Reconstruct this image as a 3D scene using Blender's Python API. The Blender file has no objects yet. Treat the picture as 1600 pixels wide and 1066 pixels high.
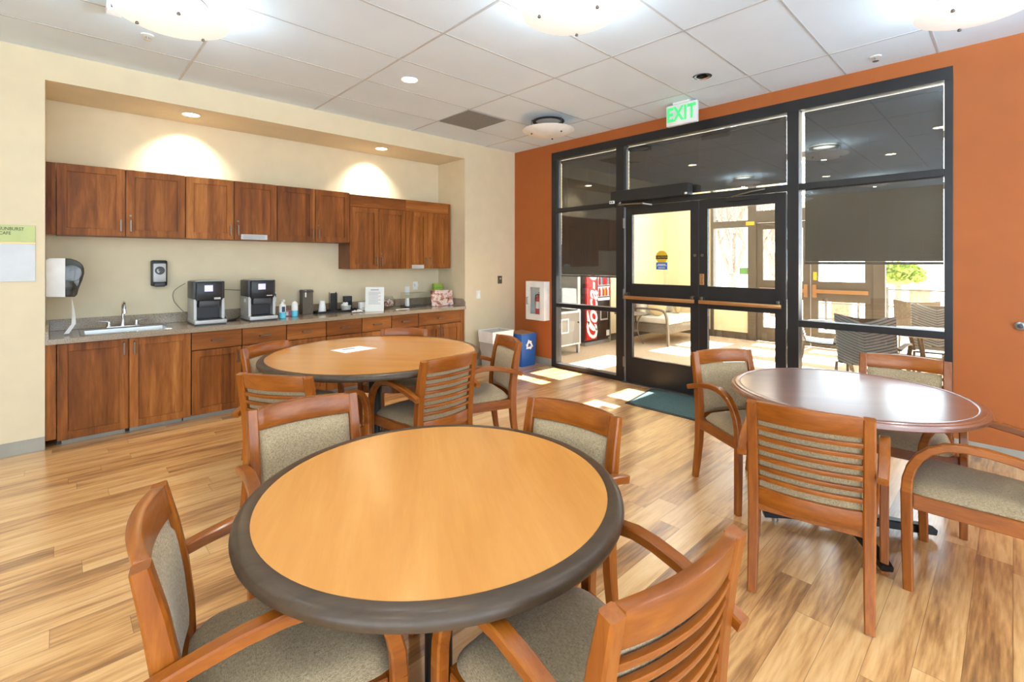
import bpy, bmesh, math, random
from mathutils import Vector, Matrix
random.seed(7)
PI = math.pi
scene = bpy.context.scene
C = scene.collection

# ------------------------------------------------------------------ camera, world, sun, exposure
cam_d = bpy.data.cameras.new('camera'); cam = bpy.data.objects.new('camera', cam_d); C.objects.link(cam)
cam_d.sensor_width = 36; cam_d.sensor_fit = 'HORIZONTAL'; cam_d.lens = 746.571/1600*36
cam_d.shift_y = -(533-409.11)/1600; cam_d.clip_start = 0.02; cam_d.clip_end = 300
cam.location = (0, 0, 1.476)
cam.rotation_euler = (PI/2, 0, PI/2-0.7616-PI/2)
scene.camera = cam
world = bpy.data.worlds.new('world'); scene.world = world; world.use_nodes = True
bg = world.node_tree.nodes['Background']
bg.inputs[0].default_value = (0.76, 0.89, 1.0, 1); bg.inputs[1].default_value = 3.7
sun_d = bpy.data.lights.new('sun', 'SUN'); sun_d.energy = 30; sun_d.angle = 0.009; sun_d.color = (1, 0.96, 0.91)
sun = bpy.data.objects.new('sun', sun_d); C.objects.link(sun); sun.location = (20, 0, 20)
sun.rotation_euler = Vector((-0.735, 0.02, -1)).to_track_quat('-Z', 'Y').to_euler()
scene.view_settings.view_transform = 'Standard'; scene.view_settings.look = 'None'
scene.view_settings.exposure = 0.75; scene.view_settings.gamma = 1; scene.view_settings.use_curve_mapping = False
scene.cycles.max_bounces = 10; scene.cycles.diffuse_bounces = 5; scene.cycles.glossy_bounces = 4
scene.cycles.transparent_max_bounces = 24; scene.cycles.sample_clamp_indirect = 6
scene.cycles.use_denoising = True

# ------------------------------------------------------------------ helpers
def lin(c):
    return tuple(((v/255)/12.92 if v/255 <= 0.04045 else ((v/255+0.055)/1.055)**2.4) for v in c)+(1,)

class NT:
    def __init__(s, name):
        s.m = bpy.data.materials.new(name); s.m.use_nodes = True; s.t = s.m.node_tree
        s.b = s.t.nodes['Principled BSDF']; s.o = s.t.nodes['Material Output']
    def n(s, kind, **kw):
        x = s.t.nodes.new(kind)
        for k, v in kw.items():
            if k.startswith('i_'): x.inputs[int(k[2:])].default_value = v
            else: setattr(x, k, v)
        return x
    def l(s, a, b): s.t.links.new(a, b)
    def math(s, op, a, b=None):
        x = s.n('ShaderNodeMath', operation=op)
        for i, v in enumerate((a, b)):
            if v is None: continue
            if isinstance(v, (int, float)): x.inputs[i].default_value = v
            else: s.l(v, x.inputs[i])
        return x.outputs[0]
    def ramp(s, fac, stops):
        r = s.n('ShaderNodeValToRGB'); e = r.color_ramp.elements
        while len(e) < len(stops): e.new(0.5)
        for k, (p, c) in enumerate(stops): e[k].position = p; e[k].color = lin(c)
        s.l(fac, r.inputs[0]); return r.outputs[0]
    def bump(s, h, strength, dist=0.002):
        b = s.n('ShaderNodeBump'); b.inputs['Strength'].default_value = strength; b.inputs['Distance'].default_value = dist
        s.l(h, b.inputs['Height']); s.l(b.outputs[0], s.b.inputs['Normal'])

def mat(name, col, rough=0.5, metal=0.0, coat=0.0, emit=0.0, spec=0.5, var=0.03, vscale=6, bump=0.0, bscale=200):
    k = NT(name); p = k.b
    tc = k.n('ShaderNodeTexCoord'); nz = k.n('ShaderNodeTexNoise'); nz.inputs['Scale'].default_value = vscale; nz.inputs['Detail'].default_value = 3
    k.l(tc.outputs['Object'], nz.inputs['Vector'])
    a = tuple(max(0, v*(1-var)) for v in col); b = tuple(min(255, v*(1+var)) for v in col)
    c = k.ramp(nz.outputs['Fac'], [(0.3, a), (0.7, b)]); k.l(c, p.inputs['Base Color'])
    p.inputs['Roughness'].default_value = rough; p.inputs['Metallic'].default_value = metal
    p.inputs['Coat Weight'].default_value = coat; p.inputs['Coat Roughness'].default_value = 0.12
    p.inputs['Specular IOR Level'].default_value = spec
    if emit: k.l(c, p.inputs['Emission Color']); p.inputs['Emission Strength'].default_value = emit
    if bump:
        n2 = k.n('ShaderNodeTexNoise'); n2.inputs['Scale'].default_value = bscale; n2.inputs['Detail'].default_value = 4
        k.l(tc.outputs['Object'], n2.inputs['Vector']); k.bump(n2.outputs['Fac'], bump)
    return k.m

def wood(name, stops, axis='z', scale=14, rough=0.38, coat=0.25, stretch=0.07, rnd=0.12, bump=0.05, spec=0.5, board=0):
    k = NT(name); p = k.b
    tc = k.n('ShaderNodeTexCoord'); oi = k.n('ShaderNodeObjectInfo')
    off = k.n('ShaderNodeVectorMath', operation='ADD')
    cmb = k.n('ShaderNodeCombineXYZ'); r10 = k.math('MULTIPLY', oi.outputs['Random'], 9.0)
    for i in range(3): k.l(r10, cmb.inputs[i])
    k.l(tc.outputs['Object'], off.inputs[0]); k.l(cmb.outputs[0], off.inputs[1])
    mp = k.n('ShaderNodeMapping'); sc = [1, 1, 1]; sc['xyz'.index(axis)] = stretch; mp.inputs['Scale'].default_value = sc
    k.l(off.outputs[0], mp.inputs['Vector'])
    n1 = k.n('ShaderNodeTexNoise'); n1.inputs['Scale'].default_value = scale; n1.inputs['Detail'].default_value = 7; n1.inputs['Roughness'].default_value = 0.62; n1.inputs['Distortion'].default_value = 0.7
    k.l(mp.outputs[0], n1.inputs['Vector'])
    n2 = k.n('ShaderNodeTexNoise'); n2.inputs['Scale'].default_value = scale*7; n2.inputs['Detail'].default_value = 3
    k.l(mp.outputs[0], n2.inputs['Vector'])
    f = k.math('ADD', k.math('MULTIPLY', n1.outputs['Fac'], 0.8), k.math('MULTIPLY', n2.outputs['Fac'], 0.2))
    f = k.math('ADD', f, k.math('MULTIPLY', k.math('SUBTRACT', oi.outputs['Random'], 0.5), rnd))
    if board:
        sp = k.n('ShaderNodeSeparateXYZ'); k.l(off.outputs[0], sp.inputs[0]); wn = k.n('ShaderNodeTexWhiteNoise', noise_dimensions='1D')
        k.l(k.math('FLOOR', k.math('DIVIDE', sp.outputs[0 if axis == 'z' else 2], board)), wn.inputs['W'])
        f = k.math('ADD', f, k.math('MULTIPLY', k.math('SUBTRACT', wn.outputs['Value'], 0.5), 0.17))
    c = k.ramp(f, stops); k.l(c, p.inputs['Base Color'])
    p.inputs['Roughness'].default_value = rough; p.inputs['Coat Weight'].default_value = coat; p.inputs['Coat Roughness'].default_value = 0.15
    p.inputs['Specular IOR Level'].default_value = spec
    if bump: k.bump(n2.outputs['Fac'], bump, 0.001)
    return k.m

def weave(name, c1, c2, scale=850):
    k = NT(name); p = k.b; tc = k.n('ShaderNodeTexCoord')
    nz = []
    for sc in ((1, 0.12, 0.12), (0.12, 1, 0.5)):
        mp = k.n('ShaderNodeMapping'); mp.inputs['Scale'].default_value = sc; k.l(tc.outputs['Object'], mp.inputs['Vector'])
        n1 = k.n('ShaderNodeTexNoise'); n1.inputs['Scale'].default_value = scale; n1.inputs['Detail'].default_value = 2; k.l(mp.outputs[0], n1.inputs['Vector']); nz.append(n1.outputs['Fac'])
    f = k.math('MULTIPLY', k.math('ADD', nz[0], nz[1]), 0.5)
    k.l(k.ramp(f, [(0.34, c1), (0.66, c2)]), p.inputs['Base Color']); p.inputs['Roughness'].default_value = 0.9
    p.inputs['Specular IOR Level'].default_value = 0.2; p.inputs['Sheen Weight'].default_value = 0.15; k.bump(f, 0.35, 0.001)
    return k.m

def glassmat(name, tint=(1, 1, 1), ior=1.8, rough=0.0, base=0.0):
    k = NT(name); t = k.t; t.nodes.remove(k.b)
    tr = k.n('ShaderNodeBsdfTransparent'); tr.inputs[0].default_value = tint+(1,)
    gl = k.n('ShaderNodeBsdfGlossy'); gl.inputs['Roughness'].default_value = rough
    lw = k.n('ShaderNodeLayerWeight'); lw.inputs['Blend'].default_value = 0.5
    f0 = ((ior-1)/(ior+1))**2+base; mx = k.n('ShaderNodeMixShader')
    f = k.math('ADD', f0, k.math('MULTIPLY', k.math('POWER', lw.outputs['Facing'], 5.0), 1-f0))
    k.l(f, mx.inputs[0]); k.l(tr.outputs[0], mx.inputs[1]); k.l(gl.outputs[0], mx.inputs[2]); k.l(mx.outputs[0], k.o.inputs[0])
    return k.m

class MB:
    """collects shapes into one mesh"""
    def __init__(s): s.v = []; s.f = []; s.curved = False
    def add(s, vs, fs):
        o = len(s.v); s.v += [tuple(v) for v in vs]; s.f += [tuple(i+o for i in f) for f in fs]; return s
    def bx(s, x0, x1, y0, y1, z0, z1, rot=None, piv=None):
        vs = [Vector((x, y, z)) for x in (x0, x1) for y in (y0, y1) for z in (z0, z1)]
        if rot is not None:
            piv = Vector(piv) if piv else Vector(((x0+x1)/2, (y0+y1)/2, (z0+z1)/2))
            vs = [rot @ (v-piv)+piv for v in vs]
        return s.add(vs, [(0, 1, 3, 2), (4, 6, 7, 5), (0, 4, 5, 1), (2, 3, 7, 6), (0, 2, 6, 4), (1, 5, 7, 3)])
    def sweep(s, path, secs, side=(1, 0, 0), closed=False):
        """rectangular section (w along side, h across) or n-gon radius along a path"""
        s.curved = True; side = Vector(side).normalized(); P = [Vector(p) for p in path]; n = len(P); rings = []
        for i, p in enumerate(P):
            a = P[(i-1) % n] if closed else P[max(i-1, 0)]; b = P[(i+1) % n] if closed else P[min(i+1, n-1)]
            t = (b-a).normalized(); sd = (side-t*side.dot(t)).normalized(); up = sd.cross(t).normalized()
            sec = secs[i] if isinstance(secs, list) else secs
            if len(sec) == 2:
                w, h = sec[0]/2, sec[1]/2; c = min(w, h)*0.28
                o = [(-w+c, -h), (w-c, -h), (w, -h+c), (w, h-c), (w-c, h), (-w+c, h), (-w, h-c), (-w, -h+c)]
            else:
                r, k = sec[0], int(sec[1]); o = [(r*math.cos(2*PI*j/k), r*math.sin(2*PI*j/k)) for j in range(k)]
            rings.append([p+sd*q[0]+up*q[1] for q in o])
        m = len(rings[0]); vs = [v for r in rings for v in r]; fs = []
        for i in range(n if closed else n-1):
            i2 = (i+1) % n
            for j in range(m): fs.append((i*m+j, i*m+(j+1) % m, i2*m+(j+1) % m, i2*m+j))
        if not closed: fs += [tuple(range(m))[::-1], tuple((n-1)*m+j for j in range(m))]
        return s.add(vs, fs)
    def tube(s, path, r, k=10, side=(0.31, 0.2, 0.93)): return s.sweep(path, (r, k, 0), side)
    def lathe(s, prof, cx=0, cy=0, cz=0, k=48, axis='z'):
        s.curved = True; vs = []; fs = []; n = len(prof)
        for r, z in prof:
            for j in range(k):
                a = 2*PI*j/k; q = (r*math.cos(a), r*math.sin(a), z)
                if axis == 'x': q = (q[2], q[0], q[1])
                if axis == 'y': q = (q[1], q[2], q[0])
                vs.append((cx+q[0], cy+q[1], cz+q[2]))
        for i in range(n-1):
            for j in range(k): fs.append((i*k+j, i*k+(j+1) % k, (i+1)*k+(j+1) % k, (i+1)*k+j))
        if prof[0][0] > 1e-5: fs.append(tuple(range(k))[::-1])
        if prof[-1][0] > 1e-5: fs.append(tuple((n-1)*k+j for j in range(k)))
        return s.add(vs, fs)
    def prism(s, poly, a0, a1, axis='y'):
        s.curved = True
        def pt(u, w, a): return {'x': (a, u, w), 'y': (u, a, w), 'z': (u, w, a)}[axis]
        n = len(poly); vs = [pt(u, w, a0) for u, w in poly]+[pt(u, w, a1) for u, w in poly]
        return s.add(vs, [tuple(range(n))[::-1], tuple(range(n, 2*n))]+[(i, (i+1) % n, n+(i+1) % n, n+i) for i in range(n)])
    def grid(s, fn, nu, nv, thick=None):
        s.curved = True; vs = [fn(i/nu, j/nv) for j in range(nv+1) for i in range(nu+1)]
        fs = [(j*(nu+1)+i, j*(nu+1)+i+1, (j+1)*(nu+1)+i+1, (j+1)*(nu+1)+i) for j in range(nv) for i in range(nu)]
        return s.add(vs, fs)
    def ball(s, c, r, k=16):
        n = max(6, k//2); pr = [(max(1e-6, math.sin(PI*i/n)), -math.cos(PI*i/n)) for i in range(n+1)]
        r = r if isinstance(r, tuple) else (r, r, r); o = len(s.v); s.lathe(pr, k=k)
        s.v[o:] = [(c[0]+v[0]*r[0], c[1]+v[1]*r[1], c[2]+v[2]*r[2]) for v in s.v[o:]]; return s
    def build(s, name, m, parent=None, bevel=0.0, smooth=True, seg=2, loc=None, subsurf=0, angle=0.6):
        me = bpy.data.meshes.new(name); bm = bmesh.new()
        vs = [bm.verts.new(v) for v in s.v]
        for f in s.f:
            try: bm.faces.new([vs[i] for i in f])
            except ValueError: pass
        bmesh.ops.remove_doubles(bm, verts=bm.verts, dist=1e-6)
        bmesh.ops.recalc_face_normals(bm, faces=bm.faces)
        if bevel:
            es = [e for e in bm.edges if len(e.link_faces) == 2 and e.calc_face_angle(0) > 0.7]
            bmesh.ops.bevel(bm, geom=es, offset=bevel, segments=seg, profile=0.5, affect='EDGES', clamp_overlap=True)
        bm.to_mesh(me); bm.free()
        if smooth and (s.curved or bevel >= 0.005 or len(s.v) % 8):
            for p in me.polygons: p.use_smooth = True
            me.set_sharp_from_angle(angle=angle)
        me.materials.append(m)
        o = bpy.data.objects.new(name, me); C.objects.link(o)
        if parent: o.parent = parent
        if loc: o.location = loc
        if subsurf:
            md = o.modifiers.new('s', 'SUBSURF'); md.levels = subsurf; md.render_levels = subsurf
        return o

def tag(o, label, cat, group=None, kind=None):
    if label: o['label'] = label
    if cat: o['category'] = cat
    if group: o['group'] = group
    if kind: o['kind'] = kind
    return o
def thing(name, label, cat, loc=(0, 0, 0), rz=0, group=None):
    o = bpy.data.objects.new(name, None); C.objects.link(o); o.location = loc; o.rotation_euler = (0, 0, rz); o.empty_display_size = 0.05
    return tag(o, label, cat, group)
def struct(o): o['kind'] = 'structure'; return o
def dup(o, loc=None, rz=None, label=None, parent=None, scale=None):
    c = o.copy(); C.objects.link(c)
    if parent: c.parent = parent
    if loc: c.location = loc
    if rz is not None: c.rotation_euler = (0, 0, rz)
    if label: c['label'] = label
    if scale: c.scale = (scale,)*3
    for ch in list(o.children): dup(ch, parent=c)
    return c
def text(body, name, m, parent, size, loc, rot, ext=0.001, align='CENTER', shear=0, spacing=1.0, bold=0.0, sx=1):
    cu = bpy.data.curves.new(name, 'FONT'); cu.body = body; cu.size = size; cu.extrude = ext; cu.align_x = align; cu.align_y = 'CENTER'
    cu.shear = shear; cu.space_character = spacing; cu.offset = bold; cu.resolution_u = 3
    tmp = bpy.data.objects.new(name+'_outline', cu); C.objects.link(tmp)
    me = bpy.data.meshes.new_from_object(tmp.evaluated_get(bpy.context.evaluated_depsgraph_get()))
    bpy.data.objects.remove(tmp); bpy.data.curves.remove(cu)
    o = bpy.data.objects.new(name, me); C.objects.link(o); me.materials.clear(); me.materials.append(m); o.location = loc; o.rotation_euler = rot; o.scale = (sx, 1, 1)
    if parent: o.parent = parent
    return o
RX = (PI/2, 0, 0)            # text standing up, read from -Y
RXW = (PI/2, 0, -PI/2)       # text standing up, read from -X

# ------------------------------------------------------------------ materials
M = {}
M['cream'] = mat('cream_paint', (222, 207, 174), 0.75, var=0.012, bump=0.05, bscale=350)
M['orange'] = mat('orange_paint', (170, 94, 44), 0.55, spec=0.3, var=0.015, bump=0.05, bscale=350)
M['tile'] = mat('ceiling_tile', (221, 235, 246), 0.85, var=0.012, vscale=2, bump=0.25, bscale=260)
M['bouncewall'] = mat('white_bounce_paint', (238, 240, 243), 0.75, var=0.012)  # white chosen for the unseen back wall to bounce neutral light
M['bouncefloor'] = mat('pale_bounce_floor', (214, 217, 222), 0.95, var=0.05, vscale=60)  # pale surface added behind the camera to bounce neutral light onto the ceiling
M['grid'] = mat('ceiling_grid_paint', (186, 188, 190), 0.5)
M['vinyl'] = mat('grey_vinyl_base', (158, 154, 142), 0.5)
M['bronze'] = mat('dark_bronze_metal', (44, 43, 44), 0.38, 0.35, var=0.05)
M['bronze2'] = mat('brown_bronze_metal', (96, 88, 76), 0.45, 0.3, var=0.05)
M['blind'] = mat('blind_slat', (56, 51, 45), 0.6, var=0.04)
M['glass'] = glassmat('window_glass', (0.98, 0.99, 0.985), 1.72, 0.0, 0.0)
M['clear'] = glassmat('clear_plastic', (0.96, 0.97, 0.97), 1.45)
M['smoke'] = glassmat('smoked_plastic', (0.42, 0.44, 0.45), 1.5)
CH = [(0.22, (88, 44, 14)), (0.45, (132, 75, 27)), (0.6, (158, 95, 40)), (0.8, (188, 126, 64))]
M['cherry'] = wood('cherry_vertical_grain', CH, 'z', 11, 0.5, 0.0, 0.10, 0.2, spec=0.25, board=0.083)
M['cherryx'] = wood('cherry_horizontal_grain', CH, 'x', 9, 0.5, 0.0, 0.10, 0.2, spec=0.25)
M['gapshade'] = mat('painted_gap_shade', (40, 25, 15), 0.7)  # near-black brown paints in the shade between doors and drawers
M['cherryd'] = mat('cabinet_box_side', (120, 74, 42), 0.5, var=0.08)
CW = [(0.22, (98, 45, 8)), (0.5, (141, 74, 18)), (0.8, (178, 105, 36))]
M['chairz'] = wood('chair_wood_upright', CW, 'z', 16, 0.3, 0.3, 0.12, 0.06, 0.02, spec=0.3)
M['chairx'] = wood('chair_wood_cross', CW, 'x', 16, 0.3, 0.3, 0.12, 0.06, 0.02, spec=0.3)
M['chairy'] = wood('chair_wood_lengthwise', CW, 'y', 16, 0.3, 0.3, 0.12, 0.06, 0.02, spec=0.3)
M['fabric'] = weave('oatmeal_weave', (118, 98, 70), (190, 167, 132))
M['lam'] = wood('maple_laminate', [(0.25, (190, 122, 54)), (0.5, (204, 138, 66)), (0.78, (217, 153, 82))], 'y', 7, 0.22, 0.3, 0.09, 0.0, 0.0)
M['rim'] = wood('dark_edge_band', [(0.25, (54, 40, 28)), (0.5, (70, 54, 39)), (0.8, (86, 67, 50))], 'x', 20, 0.36, 0.1, 0.2, 0.0, 0.02, spec=0.35)
M['redwood'] = wood('red_brown_veneer', [(0.25, (104, 58, 40)), (0.5, (126, 76, 54)), (0.8, (146, 94, 70))], 'y', 9, 0.3, 0.9, 0.08, 0.0, 0.0)
M['redwood'].node_tree.nodes['Principled BSDF'].inputs['Coat IOR'].default_value = 2.3; M['redwood'].node_tree.nodes['Principled BSDF'].inputs['Coat Roughness'].default_value = 0.2
M['black'] = mat('black_plastic', (22, 22, 24), 0.35)
M['blackm'] = mat('black_metal', (26, 26, 28), 0.35, 0.3)
M['dkgrey'] = mat('dark_grey_plastic', (58, 58, 60), 0.4)
M['chrome'] = mat('chrome', (215, 215, 216), 0.12, 1.0, var=0.01)
M['steel'] = mat('brushed_steel', (178, 178, 176), 0.32, 1.0, var=0.03)
M['nickel'] = mat('satin_nickel', (120, 112, 102), 0.35, 0.9)
M['brass'] = mat('satin_brass', (196, 146, 96), 0.32, 0.75)
M['silver'] = mat('silver_plastic', (186, 186, 184), 0.4, 0.25)
M['white'] = mat('white_plastic', (236, 236, 232), 0.45)
M['paper'] = mat('white_paper', (243, 242, 238), 0.8)
M['ink'] = mat('grey_ink', (120, 124, 130), 0.8)
M['blackink'] = mat('black_ink', (24, 26, 26), 0.8)
M['screen'] = mat('lit_screen', (186, 182, 226), 0.3, emit=0.45)
M['litpanel'] = mat('lit_panel', (232, 236, 236), 0.4, emit=0.5)
M['teal'] = mat('teal_liquid', (84, 190, 214), 0.25)
M['navy'] = mat('navy_label', (30, 52, 92), 0.5)
M['pink'] = mat('pink_label', (206, 130, 150), 0.5)
M['greenp'] = mat('lime_card', (158, 184, 62), 0.6)
M['signgreen'] = mat('sign_green', (186, 198, 134), 0.55)
M['exit'] = mat('exit_letter_green', (64, 190, 110), 0.5, emit=0.55)
M['red'] = mat('red_enamel', (196, 36, 34), 0.3)
M['blue'] = mat('recycling_blue', (34, 92, 168), 0.45)
M['binwhite'] = mat('grey_bin_plastic', (184, 182, 174), 0.5)
M['card'] = mat('brown_cardboard', (170, 130, 92), 0.8)
M['mat'] = mat('green_grey_carpet', (62, 88, 88), 0.95, var=0.25, vscale=160, bump=0.5, bscale=500)
M['bowl'] = mat('frosted_bowl', (250, 250, 247), 0.35, emit=0.3, var=0.004)
M['bulb'] = mat('lit_lamp', (255, 246, 228), 0.4, emit=3)
M['beigefl'] = mat('vestibule_carpet', (196, 172, 142), 0.9, var=0.06, vscale=40, bump=0.3)
M['yellow'] = mat('pale_yellow_paint', (243, 227, 184), 0.75, var=0.012)
M['cushion'] = mat('cream_cushion', (226, 220, 204), 0.9)
M['tan'] = mat('tan_cushion', (190, 172, 128), 0.9)
M['rattan'] = mat('grey_wicker', (112, 104, 90), 0.7, var=0.25, vscale=120)
M['meshd'] = mat('brown_sling', (96, 88, 74), 0.65, var=0.1, vscale=90)
M['meshl'] = mat('pale_strap', (150, 158, 158), 0.5)
M['concrete'] = mat('pale_concrete', (206, 200, 190), 0.85)
M['siding'] = mat('blush_siding', (224, 206, 196), 0.8)
M['sidingy'] = mat('ochre_boards', (224, 190, 130), 0.8)
M['bark'] = mat('grey_bark', (150, 128, 116), 0.9, var=0.2, vscale=20)
M['leaf'] = mat('yellow_green_leaf', (150, 168, 70), 0.8, var=0.25, vscale=20)
M['brick'] = mat('terracotta_brick', (190, 130, 104), 0.9, var=0.12, vscale=20)
M['vent'] = mat('grey_vent', (140, 137, 130), 0.6, 0.1, var=0.1, vscale=150)
M['yellowd'] = mat('caution_yellow', (218, 178, 40), 0.5)
M['sticker'] = mat('sticker_blue', (42, 96, 170), 0.5)
M['decal'] = mat('green_decal', (104, 168, 96), 0.5)

def granite():
    k = NT('speckled_granite'); tc = k.n('ShaderNodeTexCoord')
    v = k.n('ShaderNodeTexNoise'); v.inputs['Scale'].default_value = 260; v.inputs['Detail'].default_value = 3; v.inputs['Roughness'].default_value = 0.8
    k.l(tc.outputs['Object'], v.inputs['Vector'])
    k.l(k.ramp(v.outputs['Fac'], [(0.33, (84, 68, 52)), (0.47, (140, 122, 100)), (0.56, (168, 150, 126)), (0.7, (212, 198, 176))]), k.b.inputs['Base Color'])
    k.b.inputs['Roughness'].default_value = 0.22; k.b.inputs['Coat Weight'].default_value = 0.3; return k.m
M['granite'] = granite()

def planks():
    k = NT('wood_plank_floor'); tc = k.n('ShaderNodeTexCoord'); sp = k.n('ShaderNodeSeparateXYZ'); k.l(tc.outputs['Object'], sp.inputs[0])
    W, L = 0.127, 1.15
    ry = k.math('DIVIDE', sp.outputs[1], W); row = k.math('FLOOR', ry)
    w1 = k.n('ShaderNodeTexWhiteNoise', noise_dimensions='1D'); k.l(row, w1.inputs['W'])
    rx = k.math('ADD', k.math('DIVIDE', sp.outputs[0], L), k.math('MULTIPLY', w1.outputs['Value'], 7.0)); col = k.math('FLOOR', rx)
    cv = k.n('ShaderNodeCombineXYZ'); k.l(row, cv.inputs[0]); k.l(col, cv.inputs[1])
    w2 = k.n('ShaderNodeTexWhiteNoise', noise_dimensions='2D'); k.l(cv.outputs[0], w2.inputs['Vector'])
    rnd = w2.outputs['Value']
    g = k.n('ShaderNodeCombineXYZ'); k.l(k.math('MULTIPLY', sp.outputs[0], 0.09), g.inputs[0]); k.l(sp.outputs[1], g.inputs[1]); k.l(k.math('MULTIPLY', rnd, 13.0), g.inputs[2])
    n1 = k.n('ShaderNodeTexNoise'); n1.inputs['Scale'].default_value = 13; n1.inputs['Detail'].default_value = 6; n1.inputs['Distortion'].default_value = 0.5; k.l(g.outputs[0], n1.inputs['Vector'])
    n2 = k.n('ShaderNodeTexNoise'); n2.inputs['Scale'].default_value = 70; n2.inputs['Detail'].default_value = 4; k.l(g.outputs[0], n2.inputs['Vector'])
    f = k.math('ADD', k.math('MULTIPLY', k.math('SUBTRACT', n1.outputs['Fac'], -0.11), 0.82), k.math('MULTIPLY', k.math('SUBTRACT', n2.outputs['Fac'], 0.5), 0.5))
    f = k.math('ADD', f, k.math('MULTIPLY', k.math('SUBTRACT', rnd, 0.5), 0.26))
    c = k.ramp(f, [(0.22, (134, 92, 56)), (0.36, (176, 124, 74)), (0.5, (214, 160, 100)), (0.64, (230, 182, 122)), (0.85, (240, 200, 142))])
    fy = k.math('FRACT', ry); fx = k.math('FRACT', rx)
    ey = k.math('MULTIPLY', k.math('MINIMUM', fy, k.math('SUBTRACT', 1.0, fy)), W)
    ex = k.math('MULTIPLY', k.math('MINIMUM', fx, k.math('SUBTRACT', 1.0, fx)), L)
    joint = k.math('LESS_THAN', k.math('MINIMUM', ex, ey), 0.0011)
    mx = k.n('ShaderNodeMix', data_type='RGBA'); k.l(k.math('MULTIPLY', joint, 0.55), mx.inputs[0]); k.l(c, mx.inputs[6]); mx.inputs[7].default_value = lin((70, 46, 28))
    k.l(mx.outputs[2], k.b.inputs['Base Color'])
    k.l(k.math('ADD', 0.25, k.math('MULTIPLY', n2.outputs['Fac'], 0.12)), k.b.inputs['Roughness'])
    k.b.inputs['Coat Weight'].default_value = 1.0; k.b.inputs['Coat Roughness'].default_value = 0.24; k.b.inputs['Coat IOR'].default_value = 1.55
    k.bump(k.math('SUBTRACT', n2.outputs['Fac'], joint), 0.06, 0.002)
    return k.m
M['floor'] = planks()

def photo_mat(name):
    k = NT(name); tc = k.n('ShaderNodeTexCoord'); v = k.n('ShaderNodeTexNoise'); v.inputs['Scale'].default_value = 16; v.inputs['Detail'].default_value = 3; k.l(tc.outputs['Object'], v.inputs['Vector'])
    k.l(k.ramp(v.outputs['Fac'], [(0.3, (96, 52, 40)), (0.42, (196, 132, 104)), (0.5, (238, 218, 206)), (0.6, (226, 184, 168)), (0.7, (130, 136, 172))]), k.b.inputs['Base Color'])
    return k.m
M['photo'] = photo_mat('printed_photo')
M['candy'] = photo_mat('candy_mix')

# ------------------------------------------------------------------ room shell
H, XW, YW, YN = 3.1325, 5.055, 5.241, 5.876
XB, YB = -3.6, -3.8                          # sides behind the camera
NL, NR, NT_ = -0.065, 4.096, 2.905           # niche
def sbox(name, m, *b, bevel=0): return struct(MB().bx(*b).build(name, m, bevel=bevel))
sbox('floor', M['floor'], XB, XW, -0.75, YN, -0.08, 0)
sbox('floor_rear', M['bouncefloor'], XB, XW, YB, -0.75, -0.08, 0)
sbox('ceiling', M['tile'], XB, XW+0.12, YB, YN, H, H+0.08)
g = MB()
x = 0.8094-1.2192*4
while x < XW:
    if x > XB: g.bx(x-0.009, x+0.009, YB, YW, H-0.003, H+0.01)
    x += 1.2192
y = 0.4078-0.6096*7
while y < YW:
    if y > YB: g.bx(XB, XW, y-0.007, y+0.007, H-0.0022, H+0.01)
    y += 0.6096
struct(g.build('trim_1', M['grid'], smooth=False))
for nm, b in (('wall_left', (XB, NL, YW, YW+0.8, 0, H)), ('wall_corner', (NR, XW+0.12, YW, YW+0.8, 0, H)), ('wall_header', (NL, NR, YW, YW+0.8, NT_, H)), ('wall_niche', (NL, NR, YN, YN+0.17, 0, NT_))):
    sbox(nm, M['cream'], *b)
WY0, WY1, WZ = 0.323, 4.489, 3.004           # storefront opening
w = MB().bx(XW, XW+0.13, WY1, YN, 0, H).bx(XW, XW+0.13, WY0, WY1, WZ, H).bx(XW, XW+0.13, YB, WY0, 0, H)
struct(w.build('wall_right', M['orange'], smooth=False))
w = MB().bx(XB, XW, YB-0.15, YB, 0, 0.35).bx(XB, XW, YB-0.15, YB, 2.95, H)
for a, b in ((XB, -3.2), (-1.0, -0.7), (1.5, 1.8), (4.0, XW)): w.bx(a, b, YB-0.15, YB, 0.35, 2.95)  # window openings added behind the camera to let in fill daylight
struct(w.build('wall_back', M['bouncewall'], smooth=False))
w = MB().bx(XB-0.15, XB, 0.9, YW+0.4, 0, H).bx(XB-0.15, XB, YB, 0.9, 0, 0.3).bx(XB-0.15, XB, YB, 0.9, 2.95, H).bx(XB-0.15, XB, YB, YB+0.2, 0.5, 2.95)  # large opening added out of view, brings fill daylight from the left
struct(w.build('wall_side', M['cream'], smooth=False))
b = MB().bx(XB, NL, YW-0.006, YW, 0, 0.105).bx(NR, XW, YW-0.006, YW, 0, 0.105); struct(b.build('baseboard_left', M['vinyl'], bevel=0.002))
b = MB().bx(XW-0.006, XW, WY1+0.005, YW, 0, 0.105).bx(XW-0.006, XW, YB, WY0-0.005, 0, 0.105); struct(b.build('baseboard_right', M['vinyl'], bevel=0.002))

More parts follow.
